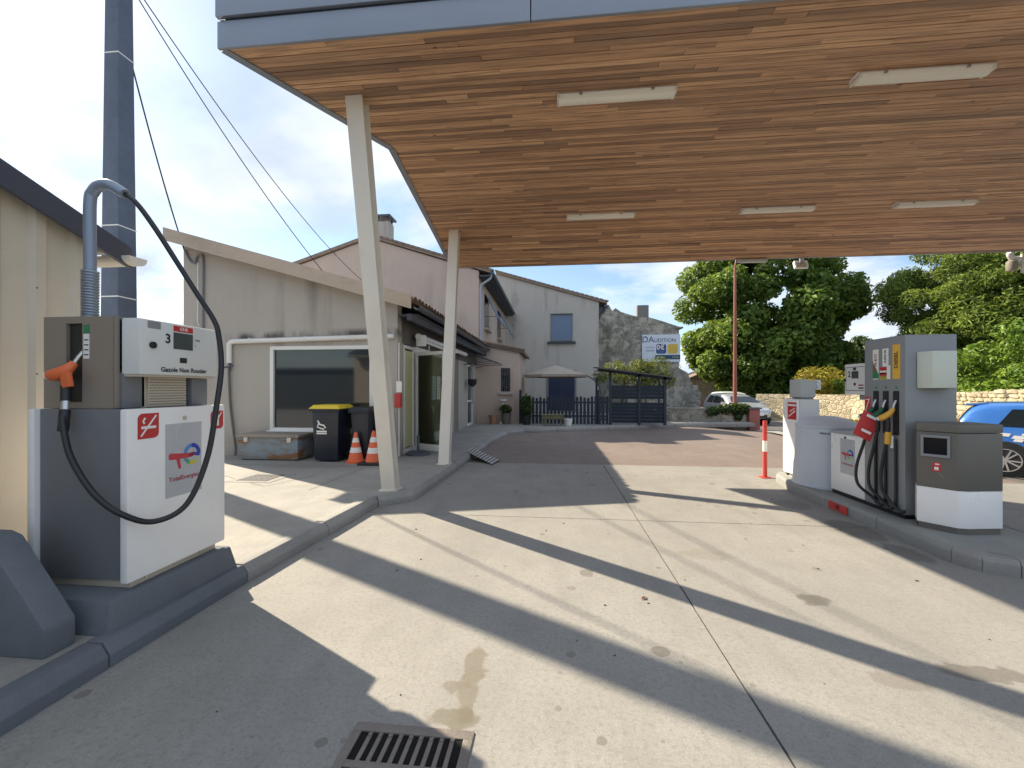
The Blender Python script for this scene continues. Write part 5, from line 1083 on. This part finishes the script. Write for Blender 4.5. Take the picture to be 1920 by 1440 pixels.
# ------------------------------------------------------------------ stone wall along the road, built of stones
rw = thing('roadside_wall', 'long sunlit rubble stone wall along the far side of the road', 'wall', (14.6, 18, -.2))
WP = [(11.7, 25.4), (13.4, 23.6), (14.4, 21.6), (15.0, 18.0), (15.25, 14.0), (15.4, 9.0), (15.4, -30)]
WH = lambda y: 1.22 if y > 22 else 1.22+.30*(22-y)/8 if y > 14 else 1.52
m = MB()
for (a, b) in zip(WP[:-1], WP[1:]):
    A, B = Vector(a), Vector(b); n = max(1, int((B-A).length/1.5)); nr = Vector(((B-A).y, -(B-A).x)).normalized()*.2
    for k in range(n):
        p, q = A.lerp(B, k/n), A.lerp(B, (k+1)/n); hs = (WH(p.y)-.05, WH(q.y)-.05)
        # core set back 4 cm from the stone faces
        m.add([(p.x-nr.x, p.y-nr.y, -.25), (q.x-nr.x, q.y-nr.y, -.25), (q.x+nr.x, q.y+nr.y, -.25), (p.x+nr.x, p.y+nr.y, -.25), (p.x-nr.x, p.y-nr.y, hs[0]), (q.x-nr.x, q.y-nr.y, hs[1]), (q.x+nr.x, q.y+nr.y, hs[1]), (p.x+nr.x, p.y+nr.y, hs[0])], [(4,5,6,7), (0,1,5,4), (2,3,7,6)])
m.build('core', STONE, rw)
def stone_mesh(k):
    rg = random.Random(k); bm = bmesh.new(); bmesh.ops.create_icosphere(bm, subdivisions=1, radius=1)
    for v in bm.verts:
        c = v.co; c.x = math.copysign(abs(c.x)**.5, c.x); c.y = math.copysign(abs(c.y)**.5, c.y); c.z = math.copysign(abs(c.z)**.5, c.z); v.co = c*rg.uniform(.84, 1.02)*.56
    me = bpy.data.meshes.new('stone'); bm.to_mesh(me); bm.free(); me.materials.append(STM); return me
STM, _t, _b = mat_new('wall stone'); _r = _t.nodes.new('ShaderNodeObjectInfo').outputs['Random']; _c = mixc(_t, _r, (.36, .30, .20), (.60, .52, .37)); _c = mixc(_t, mathn(_t, 'MULTIPLY', ramp(_t, noise(_t, 3.5, 6, .7, world=True), .45, .7), .55), _c, (.20, .19, .15)); _t.links.new(_c, _b.inputs['Base Color']); _b.inputs['Roughness'].default_value = .95; bump(_t, _b, noise(_t, 25, 5, world=True), .5, .02)
SMS = [stone_mesh(k) for k in range(7)]; rg = random.Random(12); cnt = 0; spots = []
for (a, b) in zip(WP[:-2], WP[1:-1]):
    A, B = Vector(a), Vector(b); Lw = (B-A).length; d = (B-A)/Lw; nr = Vector((d.y, -d.x)); ang = math.atan2(d.y, d.x)
    z = -.2
    while z < 1.5:
        hh = rg.uniform(.13, .22); s = rg.uniform(-.1, .1)
        while s < Lw:
            ww = rg.uniform(.15, .38); p = A+d*(s+ww/2)
            if z+hh < WH(p.y)+.02: spots.append((p.x-0*nr.x, p.y, z+hh/2, ww, hh, ang, nr))
            s += ww
        z += hh
spots.sort(key=lambda s: (Vector((s[0], s[1]))).length)
vis = [s for s in spots if 9.5 < s[1]][:300]
for (x, y, z, ww, hh, ang, nr) in vis:
    o = bpy.data.objects.new('stone', rg.choice(SMS)); C.objects.link(o); o.parent = rw; side = -1 if (nr.x*x+nr.y*y) > 0 else 1
    o.location = Vector((x+side*nr.x*.17, y+side*nr.y*.17, z))-rw.location; o.scale = (ww*.97, .16, hh*.97); o.rotation_euler = (rg.uniform(-.04, .04), rg.uniform(-.05, .05), ang)
dg_ = thing('dry_grass', 'dry yellow grass tufts along the foot of the roadside wall', 'grass'); 
_o = foliage('grass', None, [((WP[i][0]*(1-k/12)+WP[i+1][0]*k/12-.45, WP[i][1]*(1-k/12)+WP[i+1][1]*k/12-.1, -.12), (.25, .3, .16)) for i in range(1, 5) for k in range(12)], 6000, .16, LEAFY, 31, .12); _o.name = 'grass'
bpy.data.objects.remove(dg_); props(_o, 'dry yellow grass tufts along the foot of the roadside wall', 'grass', kind='stuff')

# ------------------------------------------------------------------ trees and shrubs
def tree(name, label, x, y, trunk_h, trunk_r, crowns, group, limbs=6, seed=1):
    t = thing(name, label, 'tree', (x, y, -.2), group=group)
    m = MB(); rg = random.Random(seed); m.tube(smoothpath([(x, y, -.25), (x+.1, y, trunk_h*.5), (x+.05, y+.1, trunk_h), (x, y, trunk_h*1.7)], 4), [trunk_r*(1.25-.055*k) for k in range(13)], 10)
    for k in range(limbs):
        a = k*2.4+seed; z0 = trunk_h*rg.uniform(.8, 1.4); L = rg.uniform(.5, .9)*trunk_h*1.1
        m.tube(smoothpath([(x, y, z0), (x+math.cos(a)*L*.5, y+math.sin(a)*L*.5, z0+L*.35), (x+math.cos(a)*L*1.1, y+math.sin(a)*L*1.1, z0+L*.9)], 4), [trunk_r*(.5-.045*j) for j in range(9)], 7)
    m.build('trunk', BARK, t, smooth=True)
    for i, (cl_, n, sz, mt, nar) in enumerate(crowns): foliage('crown', t, cl_, n, sz, mt, seed*10+i, nar)
    return t
TG = 'trees across the road'
tree('chestnut_tree', 'huge dense dark green chestnut tree behind the street lamp', 16.8, 36, 3.6, .6, [(clumps_ell((16.8, 35.6, 8.0), (5.75, 5.6, 7.4), 165, 1.25, 3, .74)+clumps_ell((13.2, 34, 3.2), (2.2, 2.0, 1.8), 16, .8, 8, .5)+clumps_ell((19.5, 33.5, 3.6), (3.2, 2.4, 2.0), 22, .9, 9, .5), 92000, .40, LEAFC, .55)], TG, seed=3)
tree('pine_tree', 'large round-topped pine tree rising over the roadside wall', 26.5, 29.0, 3.4, .4, [(clumps_ell((26.2, 27.9, 6.5), (5.2, 4.6, 4.7), 190, .9, 13, .55), 95000, .30, LEAFP, .2)], TG, seed=5)
tree('broadleaf_tree', 'tall green tree with a bare streaked trunk beside the pine', 27.5, 24.5, 4.0, .3, [(clumps_ell((28.0, 24.0, 8.0), (4.5, 4.0, 5.0), 100, 1.0, 23, .5), 40000, .26, LEAFP, .3)], TG, seed=6)
tree('far_tree', 'smaller dark tree seen between the chestnut and the pine', 30.6, 45.5, 2.2, .25, [(clumps_ell((30.6, 45.2, 4.6), (1.5, 1.5, 2.6), 30, .7, 33, .4), 7000, .32, LEAFD, .5)], TG, seed=7)
tree('far_tree', 'dark conifer rising behind the stone hut by the barn', 11.2, 47, 2.5, .25, [(clumps_ell((11.4, 46.5, 4.0), (1.6, 1.6, 3.6), 26, .8, 43, .4), 6000, .3, LEAFD, .3)], TG, seed=8)
def shrub(name, label, clumps, n, sz, mt, base, seed, nar=.5, cat='shrub'):
    t = thing(name, label, cat, base); foliage('crown', t, clumps, n, sz, mt, seed, nar)
    m = MB()
    for k in range(4): a = k*1.6; m.tube([(base[0]+.1*math.cos(a), base[1]+.1*math.sin(a), -.25), (base[0]+.5*math.cos(a), base[1]+.5*math.sin(a), .9)], [.05, .02], 6)
    m.build('stem', BARK, t); return t
shrub('yellow_shrub', 'yellow flowering shrub above the roadside wall beside the slim pump', clumps_ell((16.1, 26.8, 1.9), (1.7, 1.3, 1.0), 26, .5, 51, .4), 5200, .16, LEAFY, (16.1, 26.8, -.2), 52)
shrub('clipped_shrub', 'rounded light green shrub above the roadside wall next to the yellow shrub', clumps_ell((17.5, 26.2, 1.5), (1.2, 1.0, .75), 16, .4, 53, .4), 3000, .14, LEAFH, (17.5, 26.2, -.2), 54)
shrub('laurel_hedge', 'bright green leafy hedge rising behind the roadside wall near the blue car', clumps_ell((20.3, 18.6, 2.3), (2.8, 4.4, 1.7), 60, .75, 55, .5), 17000, .22, LEAFH, (20.3, 18.6, -.2), 56, .5, 'hedge')
shrub('laurel_hedge', 'dark green understorey hedge between the pine trunks', clumps_ell((23.5, 25.0, 1.9), (4.5, 2.0, 1.5), 40, .8, 57, .4), 9000, .22, LEAFC, (23.5, 25.0, -.2), 58, .5, 'hedge')

# ------------------------------------------------------------------ street lamp
sl = thing('street_lamp', 'tall rust red street lamp post in front of the chestnut tree', 'street lamp', (7.91, 19.2, -.2))
LR = M('rust red lamp paint', (.27, .085, .06), .5, var=.15)
MB().tube([(7.91, 19.2, -.2), (7.91, 19.2, 1.0), (7.91, 19.2, 6.9)], [.10, .085, .05], 12).build('post', LR, sl, smooth=True); MB().tube(smoothpath([(7.91, 19.2, 6.85), (8.0, 19.17, 7.2), (8.4, 19.1, 7.45), (8.9, 19.0, 7.5)], 5), .035, 8).build('arm', LR, sl, smooth=True)
MB().obox((9.15, 18.97, 7.47), (.32, 0, .02), (0, .12, 0), (0, 0, .06)).build('lantern', ZINC, sl, .03); MB().lathe((7.91, 19.2), [(.16, -.2), (.16, .2), (.11, .24)], 14).build('foot', LR, sl, smooth=True)

# ------------------------------------------------------------------ cars
def interp(P, x):
    for (a, va), (b, vb) in zip(P[:-1], P[1:]):
        if x <= b: return va+(vb-va)*(x-a)/(b-a)
    return P[-1][1]
def car(name, label, loc, rz, paint, L=4.0, H=1.45, van=False, stripes=False, spoiler=False):
    t = thing(name, label, 'van' if van else 'car', loc, rz)
    k = L/4.0; hz = H/1.45
    top = [(0, .74), (.04, .95), (.12, 1.08), (.28, 1.37), (.45, 1.43), (.8, 1.45), (1.5, 1.46), (2.1, 1.41), (2.45, 1.30), (3.02, .97), (3.55, .86), (3.85, .74), (4.0, .55)]
    if van: top = [(0, .9), (.05, 1.3), (.12, 1.42), (.6, 1.45), (2.3, 1.45), (2.6, 1.36), (3.15, .92), (3.6, .82), (3.88, .68), (4.0, .5)]
    belt = [(0, .72), (.06, .90), (.5, .93), (2.9, .90), (3.02, .90), (3.55, .80), (4.0, .5)]
    wid = [(0, .66), (.08, .76), (.35, .83), (.8, .865), (3.2, .865), (3.7, .78), (3.9, .66), (4.0, .5)]
    xs = [0, .04, .12, .28, .45, .62, .8, 1.1, 1.5, 2.0, 2.4, 2.7, 3.02, 3.3, 3.6, 3.85, 3.95, 4.0]
    m = MB(); n = None
    for x in xs:
        zt, zb_, w_ = interp(top, x)*hz, min(interp(belt, x), interp(top, x))*hz, interp(wid, x); cab = max(0, zt-zb_); wr = w_-.02-cab*.42
        z0 = .24 if .15 < x < 3.8 else .30
        half = [(w_*.90, z0), (w_*.985, z0+.12), (w_, .52*hz), (w_*.985, zb_*.80+.1 if zb_ > .6 else zb_*.97), (w_*.955, zb_), (max(.3, wr)+.02, zb_+cab*.85), (max(.25, wr-.10), zt-.008 if cab > .05 else zt+.004), (0, zt+.02)]
        ring = [(a, b) for a, b in half]+[(-a, b) for a, b in half[:-1][::-1]]
        n = len(ring); m.v += [(x*k, a, b) for a, b in ring]
    for i in range(len(xs)-1):
        for j in range(n-1): m.f.append((i*n+j, (i+1)*n+j, (i+1)*n+j+1, i*n+j+1))
        m.f.append((i*n+n-1, (i+1)*n+n-1, (i+1)*n, i*n))
    m.f.append(tuple(range(n))); m.f.append(tuple(range((len(xs)-1)*n, len(xs)*n))[::-1])
    b = m.build('body', paint, t, smooth=True, local=True); sm = b.modifiers.new('s', 'SUBSURF'); sm.levels = 1; sm.render_levels = 2
    def side(x, z, s, off=.012):
        zt, zb_, w_ = interp(top, x)*hz, min(interp(belt, x), interp(top, x))*hz, interp(wid, x); cab = max(.001, zt-zb_); f = min(1, max(0, (z-zb_)/(cab*.85))); wr = max(.3, w_-.02-cab*.42)+.02
        return (x*k, s*(w_*.955+(wr-w_*.955)*f+off), z)
    for s in (1, -1):
        for (xa, xb, sl0, sl1) in (((.62, 1.28, .34, .0), (1.36, 2.72, .0, .52)) if not van else ((2.0, 2.85, .0, .42),)):
            xa2, xb2 = xa+sl0*.6, xb-sl1; zlo = .975*hz; pts = []
            for x, z in ((xa, zlo), (xb, zlo-.01), (xb2, interp(top, xb2)*hz-.14), (xa2, interp(top, xa2)*hz-.13)): pts.append(side(x, z, s))
            mid = []
            MB().add(pts if s < 0 else pts[::-1], [(0,1,2,3)]).build('side_window', GLASSD, t, local=True)
        m2 = MB(); m2.obox((2.72*k, s*.95, .98*hz), (.05, 0, 0), (0, .09, 0), (0, 0, .055)); m2.build('wing_mirror', paint, t, .02, local=True)
        for (x, dz) in ((1.34, 0),): MB().obox((1.62*k, s*.872, .84*hz), (.09, 0, 0), (0, .012, 0), (0, 0, .012)).build('door_handle', paint, t, local=True)
        MB().obox((.06*k, s*.66, .82*hz), (.05, 0, 0), (0, .08, 0), (0, 0, .12)).build('tail_light', RED, t, .02, local=True); MB().obox((3.80*k, s*.60, .66*hz), (.09, s*-.05, 0), (0, .13, 0), (-.03, 0, .06)).build('headlight', M('headlight lens', (.55, .58, .62), .1), t, .02, local=True)
    # screens
    f0, f1 = (2.50, 2.95) if not van else (2.66, 3.08)
    za, zb2 = interp(top, f0)*hz, interp(top, f1)*hz
    MB().add([(f1*k+.0, -.66, zb2+.035), (f1*k+.0, .66, zb2+.035), (f0*k+.0, .50, za+.03), (f0*k+.0, -.50, za+.03)], [(0,1,2,3)]).build('windscreen', GLASSD, t, local=True)
    if not van: MB().add([(.085*k, .60, 1.06*hz), (.085*k, -.60, 1.06*hz), (.255*k, -.50, 1.35*hz), (.255*k, .50, 1.35*hz)], [(0,1,2,3)]).build('rear_window', GLASSD, t, local=True)
    MB().obox((3.985*k, 0, .42*hz), (.03, 0, 0), (0, .42, 0), (0, 0, .07)).build('grille', DARK, t, .01, local=True); MB().obox((4.0*k, 0, .50*hz), (.022, 0, 0), (0, .26, 0), (0, 0, .055)).build('number_plate', WHITES, t, local=True)
    if spoiler: MB().obox((.36*k, 0, 1.398*hz), (.16, 0, .014), (0, .50, 0), (-.001, 0, .014)).build('spoiler', paint, t, .008, local=True)
    ALW = M('alloy rim', (.55, .56, .58), .25, metal=.8)
    for x in (.72, 3.18):
        for s in (1, -1):
            MB().tube([(x*k, s*.60, .315), (x*k, s*.872, .315)], .355, 28).build('wheel_arch', DARK, t, local=True)
            wh = MB(); y0, y1 = s*.66, s*.882
            wh.tube([(x*k, y0, .31), (x*k, y0+(y1-y0)*.1, .31), (x*k, y1-(y1-y0)*.12, .31), (x*k, y1, .31)], [.29, .31, .31, .285], 30); tyre = wh.build('wheel', RUB, t, smooth=True, local=True)
            r = MB()
            for a in range(30):
                pass
            r.tube([(x*k, y1-s*.002, .31), (x*k, y1+s*.006, .31)], .212, 30); r.build('rim_well', DARK, tyre, local=True)
            rr = MB(); rr.lathe((0, 0), [(.20, 0), (.222, .004), (.222, .012), (.205, .012)], 30, cap=False); rr.v = [(x*k+p[0], y1+s*(.004+p[2]), .31+p[1]) for p in rr.v]; rr.build('rim', ALW, tyre, smooth=True, local=True)
            for a in range(10):
                an_ = R(a*36+((a % 2)*10-5)); c_, s_ = math.cos(an_), math.sin(an_); MB().obox((x*k+c_*.115, y1+s*.010, .31+s_*.115), (c_*.095, 0, s_*.095), (0, .005, 0), (-s_*.013, 0, c_*.013)).build('spoke', ALW, tyre, local=True)
            MB().tube([(x*k, y1, .31), (x*k, y1+s*.018, .31)], .035, 12).build('hub', ALW, tyre, local=True)
    if stripes:
        for (x, z, w_, h_) in ((.30, .80, .07, .04), (.55, .80, .10, .025), (.64, .775, .16, .05), (.80, .735, .18, .05), (.98, .70, .20, .05), (.82, .68, .14, .04), (1.15, .66, .22, .05), (1.0, .63, .16, .04), (.92, .80, .10, .03), (1.35, .62, .25, .05)):
            y_ = -(interp(wid, x)*.985+.012); MB().add([(x*k, y_, z), (x*k+w_*.8, y_, z-.01), (x*k+w_, y_, z+h_), (x*k+w_*.2, y_, z+h_+.01)], [(0,1,2,3)]).build('white_graphic', WHITES, t, local=True)
    return t
def paintm(name, col, metal=.2):
    m = M(name, col, .32, metal, var=.03); m.node_tree.nodes['Principled BSDF'].inputs['Coat Weight'].default_value = .8; m.node_tree.nodes['Principled BSDF'].inputs['Coat Roughness'].default_value = .05; return m
car('hatchback_car', 'bright blue hatchback with white side graphics parked beyond the pump island', (8.72, 10.10, -.2), R(-42), paintm('blue car paint', (.035, .16, .55)), H=1.42, stripes=True, spoiler=True)
car('parked_car', 'silver hatchback parked behind the planter wall', (8.85, 23.9, -.2), R(-85), paintm('silver car paint', (.50, .52, .54), .5))
car('parked_car', 'white car parked behind the silver hatchback near the roadside wall', (10.45, 28.0, -.2), R(-86), paintm('white car paint', (.72, .73, .73), 0), L=4.2, H=1.5)
# unseen grey hall added behind the viewpoint for the shop window to mirror
hl = thing('reflection_hall', 'unseen long grey hall added behind the viewpoint for the window reflection', 'building', (-6, -16, 0)); box('wall', M('dark hall cladding', (.10, .105, .11), .7), hl, -30, 8, -20, -14, 0, 2.85); box('roof', SHEDF, hl, -30.2, 8.2, -20.2, -13.8, 2.86, 3.05)

# small grit and a few dead leaves lying on the forecourt
rgp = random.Random(5); pm = MB()
for k in range(45):
    x, y = rgp.uniform(-1.6, 3.2), rgp.uniform(1.5, 7.5); r = rgp.uniform(.003, .009); pm.obox((x, y, r*.35), (r, r*.3, 0), (-r*.3, r*.8, 0), (0, 0, r*.35))
props(pm.build('grit', M('dark grit', (.06, .052, .045), .9)), 'scattered specks of dark grit on the forecourt concrete', 'grit', kind='stuff')
lf = MB().add([(.615, 3.02, .003), (.64, 3.035, .018), (.66, 3.07, .004), (.625, 3.055, .012)], [(0, 1, 2, 3)]).build('dead_leaf', M('dry leaf', (.30, .10, .05), .7)); props(lf, 'curled brown dead leaf on the forecourt concrete', 'leaf')
